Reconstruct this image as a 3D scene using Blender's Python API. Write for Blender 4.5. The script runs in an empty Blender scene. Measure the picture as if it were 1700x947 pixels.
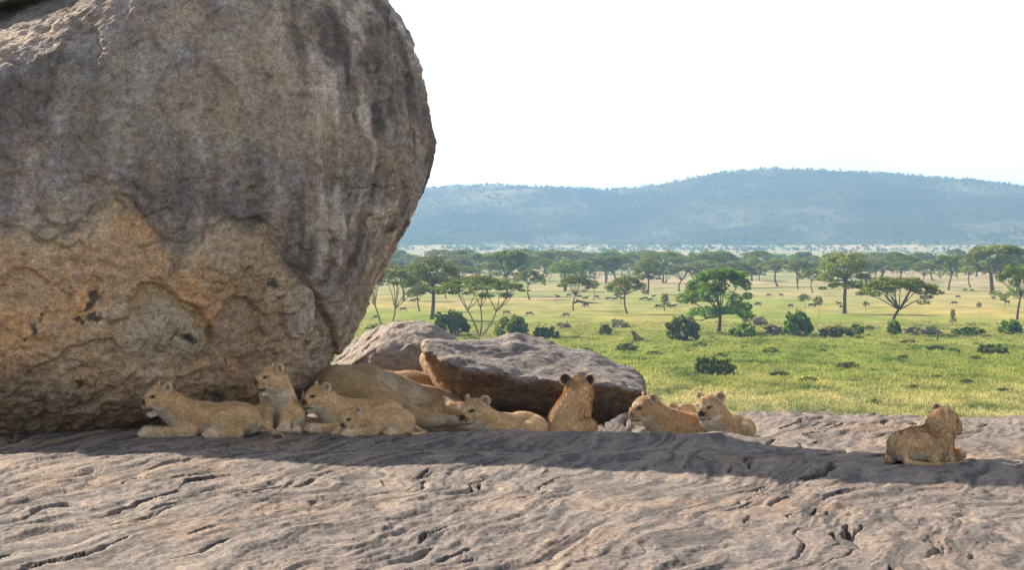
import bpy, math, random
import numpy as np
from mathutils import Matrix, Vector, Euler

random.seed(7)
rng = np.random.default_rng(11)
SC = bpy.context.scene
COL = SC.collection
R = math.radians

# ------------------------------------------------------------------ camera, sky, sun, exposure
CAM_H = 1.6                      # eye above the resting rock
LENS = 100.0
FPX = 1700 * LENS / 36.0
HOR = 400.0                      # eye level row in the photograph
PITCH = math.atan((473.5 - HOR) / FPX)
cam_d = bpy.data.cameras.new('camera'); cam = bpy.data.objects.new('camera', cam_d); COL.objects.link(cam)
cam_d.lens = LENS; cam_d.sensor_width = 36; cam_d.clip_start = 0.5; cam_d.clip_end = 60000
cam.location = (0, 0, CAM_H); cam.rotation_euler = (math.pi / 2 - PITCH, 0, 0)
SC.camera = cam

SUN_AZ = 48.0                    # degrees behind the left-hand side
SUN_EL = 29.0
sun_dir = Vector((-math.cos(R(SUN_AZ)) * math.cos(R(SUN_EL)), math.sin(R(SUN_AZ)) * math.cos(R(SUN_EL)), math.sin(R(SUN_EL))))
sl = bpy.data.lights.new('sun', 'SUN'); sun = bpy.data.objects.new('sun', sl); COL.objects.link(sun)
sl.energy = 5.0; sl.angle = R(0.55); sl.color = (1.0, 0.85, 0.66)
sun.rotation_euler = sun_dir.to_track_quat('Z', 'Y').to_euler()

world = bpy.data.worlds.new('World'); SC.world = world; world.use_nodes = True
wn = world.node_tree; wn.nodes.clear()
def N(nt, typ, **kw):
    n = nt.nodes.new(typ)
    for k, v in kw.items():
        if k.startswith('i_'):
            key = k[2:]
            key = int(key) if key.isdigit() else key.replace('_', ' ')
            n.inputs[key].default_value = v
        else:
            setattr(n, k, v)
    return n
wo = N(wn, 'ShaderNodeOutputWorld'); bg = N(wn, 'ShaderNodeBackground', i_Strength=0.07)
sky = N(wn, 'ShaderNodeTexSky', sky_type='NISHITA', sun_disc=False)
sky.sun_elevation = R(SUN_EL); sky.sun_rotation = math.atan2(sun_dir.x, sun_dir.y)
sky.air_density = 1.0; sky.dust_density = 0.4; sky.ozone_density = 1.0
tc = N(wn, 'ShaderNodeTexCoord')
mp = N(wn, 'ShaderNodeMapping'); mp.inputs['Scale'].default_value = (1.6, 1.6, 5.0); mp.inputs['Location'].default_value = (0.33, 0.0, 0.2)
cn = N(wn, 'ShaderNodeTexNoise', i_Scale=3.2, i_Detail=7.0, i_Roughness=0.52, i_Distortion=0.25)
cr = N(wn, 'ShaderNodeValToRGB'); cr.color_ramp.elements[0].position = 0.41; cr.color_ramp.elements[1].position = 0.55
cm = N(wn, 'ShaderNodeMix', data_type='RGBA')
bw = N(wn, 'ShaderNodeRGBToBW'); cl = N(wn, 'ShaderNodeMath', operation='MULTIPLY_ADD', i_1=1.0, i_2=3.0)   # thin cloud, brighter toward the sun
wn.links.new(sky.outputs['Color'], bw.inputs[0]); wn.links.new(bw.outputs[0], cl.inputs[0]); wn.links.new(cl.outputs[0], cm.inputs['B'])
wn.links.new(tc.outputs['Generated'], mp.inputs['Vector']); wn.links.new(mp.outputs['Vector'], cn.inputs['Vector'])
wn.links.new(cn.outputs['Fac'], cr.inputs['Fac']); wn.links.new(cr.outputs['Color'], cm.inputs['Factor'])
wn.links.new(sky.outputs['Color'], cm.inputs['A']); wn.links.new(cm.outputs['Result'], bg.inputs['Color'])
wn.links.new(bg.outputs['Background'], wo.inputs['Surface'])

SC.view_settings.view_transform = 'Standard'; SC.view_settings.look = 'None'
SC.view_settings.gamma = 1.0; SC.view_settings.exposure = 1.2; SC.view_settings.use_curve_mapping = False
SC.render.engine = 'CYCLES'
SC.cycles.use_denoising = True
SC.cycles.max_bounces = 6; SC.cycles.diffuse_bounces = 3; SC.cycles.volume_bounces = 1; SC.cycles.transparent_max_bounces = 8
SC.cycles.caustics_reflective = False; SC.cycles.caustics_refractive = False

# ------------------------------------------------------------------ pixel -> place helpers
def ray(px, py):
    v = Vector(((px - 850) / FPX, 1.0, -(py - 473.5) / FPX))
    c, s = math.cos(-PITCH), math.sin(-PITCH)
    return Vector((v.x, v.y * c - v.z * s, v.y * s + v.z * c))
def at_y(px, py, y):
    d = ray(px, py); t = y / d.y
    return Vector((d.x * t, y, CAM_H + d.z * t))
def at_z(px, py, z):
    d = ray(px, py); t = (z - CAM_H) / d.z
    return Vector((d.x * t, d.y * t, z))
PLAIN = -18.4

# ------------------------------------------------------------------ numpy noise
_perm = np.random.default_rng(3).permutation(256).astype(np.int32)
_perm = np.concatenate([_perm, _perm, _perm])
_ang = np.random.default_rng(4).uniform(0, 2 * np.pi, 256)
_g2 = np.stack([np.cos(_ang), np.sin(_ang)], 1).astype(np.float32)
_g3 = np.random.default_rng(5).normal(size=(256, 3)).astype(np.float32); _g3 /= np.linalg.norm(_g3, axis=1, keepdims=True)
def fade(t): return t * t * t * (t * (t * 6 - 15) + 10)
def n2(x, y):
    x = np.asarray(x, np.float32); y = np.asarray(y, np.float32)
    xi = np.floor(x).astype(np.int32); yi = np.floor(y).astype(np.int32)
    xf = x - xi; yf = y - yi; xi &= 255; yi &= 255
    u = fade(xf); v = fade(yf)
    def g(a, b, dx, dy):
        h = _perm[_perm[(xi + a) & 255] + ((yi + b) & 255)]; q = _g2[h]
        return q[..., 0] * dx + q[..., 1] * dy
    a = g(0, 0, xf, yf); b = g(1, 0, xf - 1, yf); c = g(0, 1, xf, yf - 1); d = g(1, 1, xf - 1, yf - 1)
    return 1.4 * ((a + u * (b - a)) + v * ((c + u * (d - c)) - (a + u * (b - a))))
def n3(p):
    p = np.asarray(p, np.float32)
    i = np.floor(p).astype(np.int32); f = p - i; i &= 255
    w = fade(f); out = 0
    for a in (0, 1):
        wa = w[:, 0] if a else 1 - w[:, 0]
        ha = _perm[(i[:, 0] + a) & 255]
        for b in (0, 1):
            wb = w[:, 1] if b else 1 - w[:, 1]
            hb = _perm[ha + ((i[:, 1] + b) & 255)]
            for c in (0, 1):
                wc = w[:, 2] if c else 1 - w[:, 2]
                q = _g3[_perm[hb + ((i[:, 2] + c) & 255)]]
                out = out + wa * wb * wc * (q[:, 0] * (f[:, 0] - a) + q[:, 1] * (f[:, 1] - b) + q[:, 2] * (f[:, 2] - c))
    return 1.5 * out
def fb2(x, y, o=4, g=0.5):
    s = 0; a = 1.0; k = 1.0
    for j in range(o):
        s = s + a * n2(x * k + 17.3 * j, y * k - 9.1 * j); a *= g; k *= 2.03
    return s
def fb3(p, o=4, g=0.5):
    s = 0; a = 1.0; k = 1.0
    for j in range(o):
        s = s + a * n3(p * k + 13.7 * j); a *= g; k *= 2.03
    return s
def sst(a, b, x):
    t = np.clip((x - a) / (b - a), 0, 1)
    return t * t * (3 - 2 * t)

# ------------------------------------------------------------------ object helpers
def mesh_np(name, V, F, col=None, smooth=True, mats=()):
    V = np.ascontiguousarray(V, np.float32); F = np.ascontiguousarray(F, np.int32)
    me = bpy.data.meshes.new(name); k = F.shape[1]
    me.vertices.add(len(V)); me.vertices.foreach_set('co', V.ravel())
    me.loops.add(F.size); me.loops.foreach_set('vertex_index', F.ravel())
    me.polygons.add(len(F)); me.polygons.foreach_set('loop_start', np.arange(0, F.size, k, dtype=np.int32))
    me.polygons.foreach_set('loop_total', np.full(len(F), k, np.int32))
    me.update(calc_edges=True)
    if smooth: me.polygons.foreach_set('use_smooth', np.ones(len(F), bool))
    if col is not None:
        ca = me.color_attributes.new('Col', 'FLOAT_COLOR', 'POINT')
        c4 = np.ones((len(V), 4), np.float32); c4[:, :3] = col
        ca.data.foreach_set('color', c4.ravel())
    for m in mats: me.materials.append(m)
    return me
def link(name, data, parent=None, loc=None, rot=None, scale=None):
    o = bpy.data.objects.new(name, data); COL.objects.link(o)
    if parent: o.parent = parent
    if loc is not None: o.location = loc
    if rot is not None: o.rotation_euler = rot
    if scale is not None: o.scale = scale
    return o
def tag(o, label=None, cat=None, group=None, kind=None):
    if label: o['label'] = label
    if cat: o['category'] = cat
    if group: o['group'] = group
    if kind: o['kind'] = kind
    return o
def normals_of(V, F):
    a = V[F[:, 2]] - V[F[:, 0]]; b = V[F[:, 3 if F.shape[1] == 4 else 1]] - V[F[:, 1 if F.shape[1] == 4 else 0]]
    n = np.cross(a, b) if F.shape[1] == 4 else np.cross(V[F[:, 1]] - V[F[:, 0]], V[F[:, 2]] - V[F[:, 0]])
    out = np.zeros_like(V)
    for j in range(F.shape[1]):
        for c in range(3):
            out[:, c] += np.bincount(F[:, j], n[:, c], minlength=len(V))
    return out / (np.linalg.norm(out, axis=1, keepdims=True) + 1e-12)
def grid_faces(nr, nc, wrap=False):
    i = np.arange(nr - 1)[:, None]; j = np.arange(nc if wrap else nc - 1)[None, :]
    j2 = (j + 1) % nc
    a = i * nc + j; b = i * nc + j2; c = (i + 1) * nc + j2; d = (i + 1) * nc + j
    return np.stack([a, b, c, d], -1).reshape(-1, 4)

# ------------------------------------------------------------------ surface from a distance field
def surface_nets(fn, lo, hi, h):
    """fn(P)->d ; returns V, quads"""
    lo = np.array(lo, float) - 2 * h; hi = np.array(hi, float) + 2 * h
    n = np.ceil((hi - lo) / h).astype(int) + 1
    n += n % 2
    H = 2 * h
    nc = n // 2 + 1
    ax = [lo[k] + H * np.arange(nc[k]) for k in range(3)]
    G = np.stack(np.meshgrid(*ax, indexing='ij'), -1).reshape(-1, 3).astype(np.float32)
    dc = fn(G).reshape(nc).astype(np.float32)
    # upsample coarse, refine near the surface
    full = 2 * nc - 1
    D = np.zeros(full, np.float32)
    D[::2, ::2, ::2] = dc
    D[1::2, ::2, ::2] = (D[:-1:2, ::2, ::2] + D[2::2, ::2, ::2]) / 2
    D[:, 1::2, ::2] = (D[:, :-1:2, ::2] + D[:, 2::2, ::2]) / 2
    D[:, :, 1::2] = (D[:, :, :-1:2] + D[:, :, 2::2]) / 2
    m = np.abs(D) < 2.6 * h
    idx = np.argwhere(m)
    D[m] = fn((lo + idx * h).astype(np.float32))
    S = D < 0
    c = np.zeros(tuple(s - 1 for s in full), np.int8)
    for a in (0, 1):
        for b in (0, 1):
            for e in (0, 1):
                c += S[a:full[0] - 1 + a, b:full[1] - 1 + b, e:full[2] - 1 + e]
    act = (c > 0) & (c < 8)
    cells = np.argwhere(act)
    vid = -np.ones(act.shape, np.int64); vid[act] = np.arange(len(cells))
    acc = np.zeros((len(cells), 3)); cnt = np.zeros(len(cells))
    corners = [(a, b, e) for a in (0, 1) for b in (0, 1) for e in (0, 1)]
    cv = {q: D[cells[:, 0] + q[0], cells[:, 1] + q[1], cells[:, 2] + q[2]] for q in corners}
    for q in corners:
        for k in range(3):
            if q[k] == 0:
                q2 = list(q); q2[k] = 1; q2 = tuple(q2)
                d0, d1 = cv[q], cv[q2]; x = (d0 < 0) != (d1 < 0)
                t = np.where(x, d0 / np.where(x, d0 - d1, 1), 0)
                p = np.tile(np.array(q, float), (len(cells), 1)); p[:, k] += t
                acc[x] += p[x]; cnt[x] += 1
    V = lo + (cells + acc / cnt[:, None]) * h
    Q = []
    for k in range(3):
        u, v = [(1, 2), (2, 0), (0, 1)][k]
        sl0 = [slice(None)] * 3; sl1 = [slice(None)] * 3
        sl0[k] = slice(0, full[k] - 1); sl1[k] = slice(1, full[k])
        A = S[tuple(sl0)]; B = S[tuple(sl1)]
        e = np.argwhere(A != B)
        ok = (e[:, u] > 0) & (e[:, v] > 0) & (e[:, u] < full[u] - 1) & (e[:, v] < full[v] - 1)
        e = e[ok]; flip = ~A[e[:, 0], e[:, 1], e[:, 2]]
        def cell(du, dv):
            q = e.copy(); q[:, u] -= du; q[:, v] -= dv
            return vid[q[:, 0], q[:, 1], q[:, 2]]
        q = np.stack([cell(1, 1), cell(0, 1), cell(0, 0), cell(1, 0)], 1)
        q[flip] = q[flip][:, ::-1]
        Q.append(q)
    return V.astype(np.float32), np.concatenate(Q)
def smin(a, b, k):
    h = np.clip(0.5 + 0.5 * (b - a) / k, 0, 1)
    return b + (a - b) * h - k * h * (1 - h)
def smax(a, b, k): return -smin(-a, -b, k)
def d_cap(P, a, ra, b, rb):
    a = np.asarray(a, np.float32); b = np.asarray(b, np.float32); ab = b - a
    t = np.clip(((P - a) @ ab) / (ab @ ab + 1e-9), 0, 1)
    return np.linalg.norm(P - a - t[:, None] * ab, axis=1) - (ra + t * (rb - ra))
def d_ell(P, c, r, M=None):
    q = P - np.asarray(c, np.float32)
    if M is not None: q = q @ np.asarray(M, np.float32)          # columns of M: local axes
    r = np.asarray(r, np.float32)
    k0 = np.linalg.norm(q / r, axis=1); k1 = np.linalg.norm(q / (r * r), axis=1) + 1e-9
    return k0 * (k0 - 1) / k1

# ------------------------------------------------------------------ materials
def new_mat(name):
    m = bpy.data.materials.new(name); m.use_nodes = True; nt = m.node_tree; nt.nodes.clear()
    return m, nt
def ramp(nt, src, stops):
    r = N(nt, 'ShaderNodeValToRGB'); e = r.color_ramp.elements
    while len(e) < len(stops): e.new(0.5)
    for q, (p, c) in zip(e, stops):
        q.position = p; q.color = (*c, 1) if len(c) == 3 else c
    nt.links.new(src, r.inputs['Fac']); return r.outputs['Color']
def mixc(nt, f, a, b, mode='MIX'):
    m = N(nt, 'ShaderNodeMix', data_type='RGBA', blend_type=mode)
    for key, v in (('Factor', f), ('A', a), ('B', b)):
        if hasattr(v, 'is_linked'): nt.links.new(v, m.inputs[key])
        elif key == 'Factor': m.inputs[key].default_value = v
        else: m.inputs[key].default_value = (*v, 1)
    return m.outputs['Result']
def noise(nt, vec, scale, detail=4, rough=0.55, dist=0.0):
    n = N(nt, 'ShaderNodeTexNoise', i_Scale=scale, i_Detail=detail, i_Roughness=rough, i_Distortion=dist)
    nt.links.new(vec, n.inputs['Vector']); return n.outputs['Fac']
def rock_material(name, speck=1.0, bump=0.022, rough=0.85):
    m, nt = new_mat(name); L = nt.links.new
    out = N(nt, 'ShaderNodeOutputMaterial'); b = N(nt, 'ShaderNodeBsdfPrincipled', i_Roughness=rough)
    b.inputs['Specular IOR Level'].default_value = 0.3
    at = N(nt, 'ShaderNodeAttribute', attribute_name='Col'); tc = N(nt, 'ShaderNodeTexCoord'); o = tc.outputs['Object']
    # granite crystals
    s1 = ramp(nt, noise(nt, o, 62, 3, 0.8), [(0.34, (0.42, 0.41, 0.42)), (0.45, (0.90, 0.89, 0.88)), (0.55, (1.12, 1.10, 1.06)), (0.66, (1.8, 1.72, 1.6))])
    s2 = ramp(nt, noise(nt, o, 19, 6, 0.75), [(0.32, (0.42, 0.41, 0.42)), (0.5, (1.0, 1.0, 1.0)), (0.68, (1.55, 1.48, 1.36))])
    c = mixc(nt, 0.85 * speck, at.outputs['Color'], s1, 'MULTIPLY'); c = mixc(nt, 0.8, c, s2, 'MULTIPLY')
    vor = N(nt, 'ShaderNodeTexVoronoi', feature='F1', i_Scale=38.0); L(o, vor.inputs['Vector'])
    lic = ramp(nt, noise(nt, o, 2.3, 5, 0.7), [(0.60, (0, 0, 0)), (0.70, (1, 1, 1))])
    spots = ramp(nt, vor.outputs['Distance'], [(0.22, (1, 1, 1)), (0.34, (0, 0, 0))])
    lf = N(nt, 'ShaderNodeMath', operation='MULTIPLY'); L(lic, lf.inputs[0]); L(spots, lf.inputs[1])
    lf2 = N(nt, 'ShaderNodeMath', operation='MULTIPLY', i_1=0.55); L(lf.outputs[0], lf2.inputs[0])
    c = mixc(nt, lf2.outputs[0], c, (0.36, 0.37, 0.33))
    L(c, b.inputs['Base Color'])
    h1 = noise(nt, o, 42, 6, 0.72); h2 = noise(nt, o, 11, 4, 0.6)
    ad = N(nt, 'ShaderNodeMath', operation='MULTIPLY_ADD', i_1=2.2); L(h2, ad.inputs[0]); L(h1, ad.inputs[2])
    bp = N(nt, 'ShaderNodeBump', i_Strength=1.0, i_Distance=bump); L(ad.outputs[0], bp.inputs['Height'])
    L(bp.outputs['Normal'], b.inputs['Normal']); L(b.outputs['BSDF'], out.inputs['Surface'])
    return m
M_ROCK = rock_material('granite', 0.75, 0.018)
M_SHELF = rock_material('granite_shelf', 0.7, 0.008)
# ================================================================== the kopje: shelf and boulders
def shelf_base(x, y):
    """large form of the resting rock (metres); works on arrays"""
    x = np.asarray(x, float); y = np.asarray(y, float)
    z = 0.035 * fb2(x * 0.35 + 3, y * 0.3 + 8, 2) * sst(12, 20, y)
    # near dome whose crest carries the shadow line
    crest = 20.2 - 0.10 * (x + 1.5)
    z += 0.07 * np.exp(-((y - crest) / 1.1) ** 2)
    z -= 0.05 * np.exp(-((y - 21.7) / 0.6) ** 2) * sst(-0.8, -2.0, x)
    # low ridge and the hollow behind it
    w = sst(-1.0, -0.2, x) * sst(2.5, 1.6, x)
    z += 0.075 * w * np.exp(-((y - 22.7) / 0.5) ** 2)
    z -= 0.15 * w * sst(23.0, 23.9, y) * sst(27.0, 25.9, y)
    z -= 0.035 * sst(2.0, 3.0, x) * np.exp(-((y - 20.5) / 1.4) ** 2)
    # falls toward the viewer and to the plain behind
    z -= 0.012 * np.maximum(0, 17 - y) ** 2
    edge = np.interp(x, [-9, -2.2, -0.2, 0.6, 1.2, 2.4, 4.5, 9], [29.5, 29.0, 27.6, 26.6, 26.5, 26.3, 25.6, 25.4])
    edge = edge + 0.35 * n2(x * 0.9 + 5, x * 0.0 + 2.2)
    t = np.maximum(0, y - edge)
    z -= np.where(t < 3, 0.16 * t * t, 1.44 + 0.96 * (t - 3))
    t2 = np.maximum(0, np.abs(x) - 14); z -= 0.08 * t2 * t2
    return z
SA = R(74)
def shelf_relief(x, y):
    ca, sa = math.cos(SA), math.sin(SA)
    wx = 0.30 * fb2(x * 0.55 + 1.7, y * 0.35, 2)
    s = (x * ca + y * sa) + wx; t = (-x * sa + y * ca) + 0.22 * fb2(x * 0.8 - 4, y * 0.45 + 3, 3) + 0.05 * n2(x * 3.1, y * 2.0) + 0.018 * n2(x * 11, y * 6.0) + 0.008 * n2(x * 27, y * 15)
    # exfoliating sheets: terraces with ragged risers
    f = 0.95 * n2(s * 0.30, t * 1.5) + 0.38 * n2(s * 0.5 + 7, t * 4.0) + 0.40 * n2(s * 1.1, t * 8.0 + 4) + 0.26 * n2(s * 2.8 + 2, t * 15) + 0.08 * fb2(x * 2.6 + 8, y * 1.7, 3)
    lv = f * 4.2; fl = np.floor(lv); fr = lv - fl
    terr = (fl + 0.80 * sst(0.0, 0.07, fr) + 0.20 * fr) / 4.2
    amp = 0.35 + 0.65 * sst(-0.35, 0.35, fb2(x * 0.5 + 9, y * 0.3 - 5, 2))
    z = 0.040 * terr * amp
    # elongated pits and cracks
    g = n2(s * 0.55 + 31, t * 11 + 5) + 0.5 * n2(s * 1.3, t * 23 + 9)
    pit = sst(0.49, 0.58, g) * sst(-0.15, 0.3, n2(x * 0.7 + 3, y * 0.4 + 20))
    z -= 0.075 * pit
    z += 0.006 * fb2(s * 1.2, t * 14.0, 3, 0.6) + 0.004 * fb2(x * 16, y * 11, 3, 0.65)
    return z, pit, fb2(s * 0.7 + 3, t * 9.0, 4, 0.62)
def shelf_z(x, y):
    return float(shelf_base(np.array([x]), np.array([y]))[0] + shelf_relief(np.array([x]), np.array([y]))[0][0])

def build_shelf():
    u = np.concatenate([-np.geomspace(2.4, 0.25, 34)[:-1], np.linspace(-0.25, 0.25, 860), np.geomspace(0.25, 2.4, 34)[1:]])
    y = np.concatenate([np.linspace(0.5, 11.5, 26)[:-1], np.geomspace(11.5, 29.5, 470), np.geomspace(29.5, 62, 50)[1:]])
    Y, U = np.meshgrid(y, u, indexing='ij')
    X = U * np.maximum(Y, 8.0)
    x = X.ravel(); yy = Y.ravel()
    zb = shelf_base(x, yy); zr, pit, streak = shelf_relief(x, yy)
    fadeout = sst(62, 34, yy) * sst(9.5, 11.0, yy) * 0.999 + 0.001
    z = zb + zr * fadeout
    V = np.stack([x, yy, z], 1).astype(np.float32)
    F = grid_faces(len(y), len(u))
    # colour of the stone: grey-mauve with ochre and pink patches, dark lichen; pits get painted shade
    p = fb2(x * 0.8, yy * 0.5, 4); q = fb2(x * 2.6 + 40, yy * 1.3, 4); l = fb2(x * 5 + 11, yy * 2.5 + 6, 4, 0.6)
    c = np.zeros((len(x), 3)); c[:] = (0.168, 0.140, 0.134)
    def lay(f, col):
        c[:] = c * (1 - f[:, None]) + 0.8 * np.array(col) * f[:, None]
    lay(0.75 * sst(0.0, 0.7, p), (0.265, 0.190, 0.142))
    lay(0.65 * sst(0.15, 0.8, q), (0.275, 0.225, 0.19))
    lay(0.6 * sst(0.25, 0.7, -q), (0.165, 0.150, 0.155))
    lay(0.75 * sst(0.30, 0.7, l), (0.10, 0.092, 0.09))
    lay(0.5 * sst(0.45, 0.9, -p - 0.3 * l), (0.30, 0.27, 0.25)); lay(0.85 * sst(0.05, 0.5, streak), (0.085, 0.078, 0.08)); lay(0.6 * sst(0.15, 0.65, -streak), (0.32, 0.265, 0.225))
    lay(0.5 * pit, (0.085, 0.078, 0.075))  # pits painted darker, shade put into the recesses
    mu = c.mean(0); c = mu * (c / mu) ** 1.25
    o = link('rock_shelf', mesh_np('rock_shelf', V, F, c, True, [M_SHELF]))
    tag(o, 'broad weathered granite shelf with flaking sheets under the lions', 'rock', kind='structure')
    return o
build_shelf()

# ---- the great boulder: horizontal sections lofted along its profiles
BY = 24.7
def build_boulder():
    prof = [(632, 0), (648, 22), (660, 40), (677, 75), (690, 110), (697, 145), (700, 170), (708, 205), (713, 228), (712, 250), (703, 280), (690, 310), (672, 360), (652, 400),
            (631, 455), (608, 510), (585, 560), (562, 598), (545, 628), (528, 648)]
    pr = [at_y(a, b, BY) for a, b in prof]
    zr = [4.62, 4.55, 4.36, 4.12] + [p.z for p in pr] + [0.10, 0.02, -0.12, -0.35]
    xr = [-2.35, -1.95, -1.62, -1.38] + [p.x for p in pr] + [-1.92, -2.15, -2.5, -2.8]
    zr, xr = np.array(zr)[::-1], np.array(xr)[::-1]
    zl = np.array([-0.35, 0.0, 0.5, 1.2, 2.0, 2.7, 3.2, 3.5, 3.66, 3.8, 4.1, 4.35, 4.55, 4.62]); xl = np.array([-6.9, -7.3, -7.5, -7.5, -7.2, -6.6, -5.8, -5.1, -4.5, -4.0, -3.35, -2.95, -2.65, -2.45])
    zf = np.array([-0.35, 0.0, 0.12, 0.30, 0.7, 1.5, 2.3, 3.0, 3.5, 3.9, 4.3, 4.55, 4.62]); yf = np.array([24.0, 23.72, 23.5, 23.36, 23.2, 23.12, 23.2, 23.42, 23.66, 23.92, 24.3, 24.62, 24.78])
    zk = np.array([-0.35, 0.3, 1.2, 2.4, 3.4, 4.1, 4.5, 4.62]); yk = np.array([25.9, 26.1, 26.3, 26.35, 26.1, 25.6, 25.1, 24.86])
    nz, na = 430, 700
    zz = np.concatenate([np.linspace(-0.35, 4.2, nz - 50), 4.2 + 0.42 * np.sin(np.linspace(0, 1, 51)[1:] * np.pi / 2)])
    def sm(z, zs, vs):          # smoothed interpolation
        return np.mean([np.interp(z + d, zs, vs) for d in np.linspace(-0.10, 0.10, 9)], 0)
    XR = np.mean([np.interp(zz + d, zr, xr) for d in np.linspace(-0.02, 0.02, 5)], 0); XL = sm(zz, zl, xl); YF = sm(zz, zf, yf); YK = sm(zz, zk, yk)
    # more points on the side one sees
    w = np.linspace(0, 1, na, endpoint=False)
    th = 2 * np.pi * w - 0.62 * np.sin(2 * np.pi * w) - np.pi / 2
    C, S = np.cos(th)[None, :], np.sin(th)[None, :]
    e = 2 / 2.25
    cx = ((XR + XL) / 2)[:, None]; rx = ((XR - XL) / 2)[:, None]
    yc = BY + 0 * cx
    ry = np.where(S < 0, (yc - YF[:, None]), (YK[:, None] - yc))
    X = cx + rx * np.sign(C) * np.abs(C) ** e; Y = yc + ry * np.sign(S) * np.abs(S) ** e
    Z = np.repeat(zz[:, None], na, 1)
    Y = Y + 0.95 * sst(2.9, 3.75, Z) * sst(-2.9, -4.5, X) * (S < 0) * sst(0.0, -0.5, S + 0 * X)      # the shoulder lies back
    V = np.stack([X, Y, Z], -1).reshape(-1, 3).astype(np.float32)
    F = grid_faces(nz, na, True)
    n = normals_of(V, F); x, y, z = V.T
    # photograph-plane style coordinates on the face (metres right, metres up)
    fx, fz = x, z
    d = 0.07 * fb3(V * 0.55 + 4, 3) * 0.6
    # spalled sheet: the ochre inner face lies lower than the dark weathered crust above it
    px = 850 + FPX * x / y; pz = HOR + FPX * (CAM_H - z) / y       # where the outline of the scar runs
    lx = np.array([-900, -300, 0, 30, 75, 100, 150, 190, 222, 250, 285, 305, 340, 372, 410, 432, 455, 480, 510, 540, 565, 590, 640, 720])
    lz = np.array([330, 385, 372, 380, 404, 385, 345, 318, 330, 372, 405, 404, 380, 372, 366, 356, 385, 420, 470, 520, 590, 660, 720, 740])
    wob = 9 * n3(V * 3.2) + 5 * n3(V * 8.0 + 5)
    below = (pz + wob) - np.interp(px + 7 * n3(V * 4 + 9), lx, lz)
    scar = sst(-14, 40, below + 34 * n3(V * 2.2 + 15) + 22 * n3(V * 6 + 4) + 12 * n3(V * 15))
    lower = sst(-2, 3, below)
    d = d - 0.060 * lower * sst(640, 520, px)
    # second, deeper scars (big rounded one low in the middle, smaller ones)
    def blob(cx_, cz_, rx_, rz_, wobble=0.10, rot=0.0):
        c_, s_ = math.cos(rot), math.sin(rot)
        ax = ((px - cx_) * c_ + (pz - cz_) * s_) / rx_; az = (-(px - cx_) * s_ + (pz - cz_) * c_) / rz_
        return 1 - np.sqrt(ax * ax + az * az) + wobble * n3(V * 2.6 + cx_ * 0.01) + 0.5 * wobble * n3(V * 7)
    B1 = blob(270, 560, 92, 78, 0.34); B2 = blob(398, 560, 50, 62, 0.34); B3 = blob(500, 520, 24, 46, 0.12, 0.15); B4 = blob(225, 170, 75, 100, 0.25, 0.5)
    B5 = blob(120, 130, 34, 90, 0.25, 0.35); B6 = blob(330, 170, 85, 60, 0.22, 0.7); B7 = blob(610, 150, 28, 95, 0.2, -0.25); B8 = blob(120, 640, 90, 60, 0.25, -0.5); B9 = blob(40, 520, 70, 70, 0.25)
    for B, dep in ((B1, 0.065), (B2, 0.055), (B3, -0.04), (B4, 0.03), (B5, 0.05), (B6, 0.03), (B7, 0.05), (B8, 0.04), (B9, 0.03)):
        d = d - dep * sst(-0.02, 0.05, B) * (1 - 0.35 * sst(0.1, 0.9, B))
    for B in (B1, B2, B3, B4, B5, B6, B7, B8, B9):            # open joint round each lifted plate
        d = d - 0.030 * np.exp(-(B / 0.035) ** 2) * sst(-0.1, 0.25, n3(V * 1.9 + 7))
    d = d - 0.035 * np.exp(-(below / 4.0) ** 2) * sst(640, 520, px)
    # thin sheets everywhere, cracks, vertical flutes at the side
    f = fb3(V * np.array([1.0, 1.0, 0.8]) * 1.15 + 20, 4, 0.5) * 2.2; fl = np.floor(f); fr = f - fl
    d = d + 0.026 * (fl + sst(0, 0.08, fr))
    flute = n3(np.stack([x * 7.0, y * 7.0, z * 0.7 + 0.4 * n3(V * 1.5)], 1)) + 0.5 * n3(np.stack([x * 15, y * 15, z * 1.4], 1))
    fw = sst(430, 600, px) * sst(470, 300, pz) + 0.25 * sst(300, 100, pz)
    d = d + 0.034 * flute * fw
    crack = np.abs(n3(V * 1.3 + 50) + 0.35 * n3(V * 4.1 + 2)); cr_ = 0.6 * sst(0.013, 0.0, crack) * sst(0.22, 0.5, n3(V * 0.9 + 71))
    d = d - 0.04 * cr_
    d = d + 0.020 * fb3(V * 9, 3, 0.6) + 0.007 * n3(V * 42)
    V2 = V + n * d[:, None]
    # ---- colour of the stone
    c = np.zeros((len(V), 3)); c[:] = (0.215, 0.178, 0.162)
    def lay(f, col):
        f = np.clip(f, 0, 1)[:, None]; c[:] = c * (1 - f) + np.array(col) * f
    m1 = fb3(V * 1.1 + 8, 4); m2 = fb3(V * 3.3 + 30, 4, 0.6); m3 = fb3(V * 8 + 3, 3, 0.65)
    lay(0.7 * sst(-0.1, 0.6, m1), (0.165, 0.138, 0.125))
    lay(0.6 * sst(0.1, 0.7, m2), (0.275, 0.215, 0.165))
    lay(0.7 * sst(0.1, 0.6, -m2), (0.245, 0.215, 0.215))
    # vertical mineral streaks toward the side
    st = n3(np.stack([x * 6.0, y * 6.0, z * 0.45], 1)) + 0.5 * n3(np.stack([x * 14, y * 14, z * 0.9], 1))
    sw = 0.35 + 0.65 * sst(380, 560, px)
    lay(0.92 * sw * sst(0.08, 0.5, st), (0.36, 0.305, 0.265)); lay(0.82 * sw * sst(0.12, 0.5, -st), (0.10, 0.085, 0.08))
    # ochre inner rock inside the scar
    fadeR = sst(600, 440, px + 40 * m1)
    och = scar * fadeR
    lay(0.92 * och, (0.36, 0.25, 0.165))
    lay(0.8 * och * sst(-0.05, 0.55, m1 + 0.5 * m2), (0.43, 0.265, 0.15))
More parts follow.
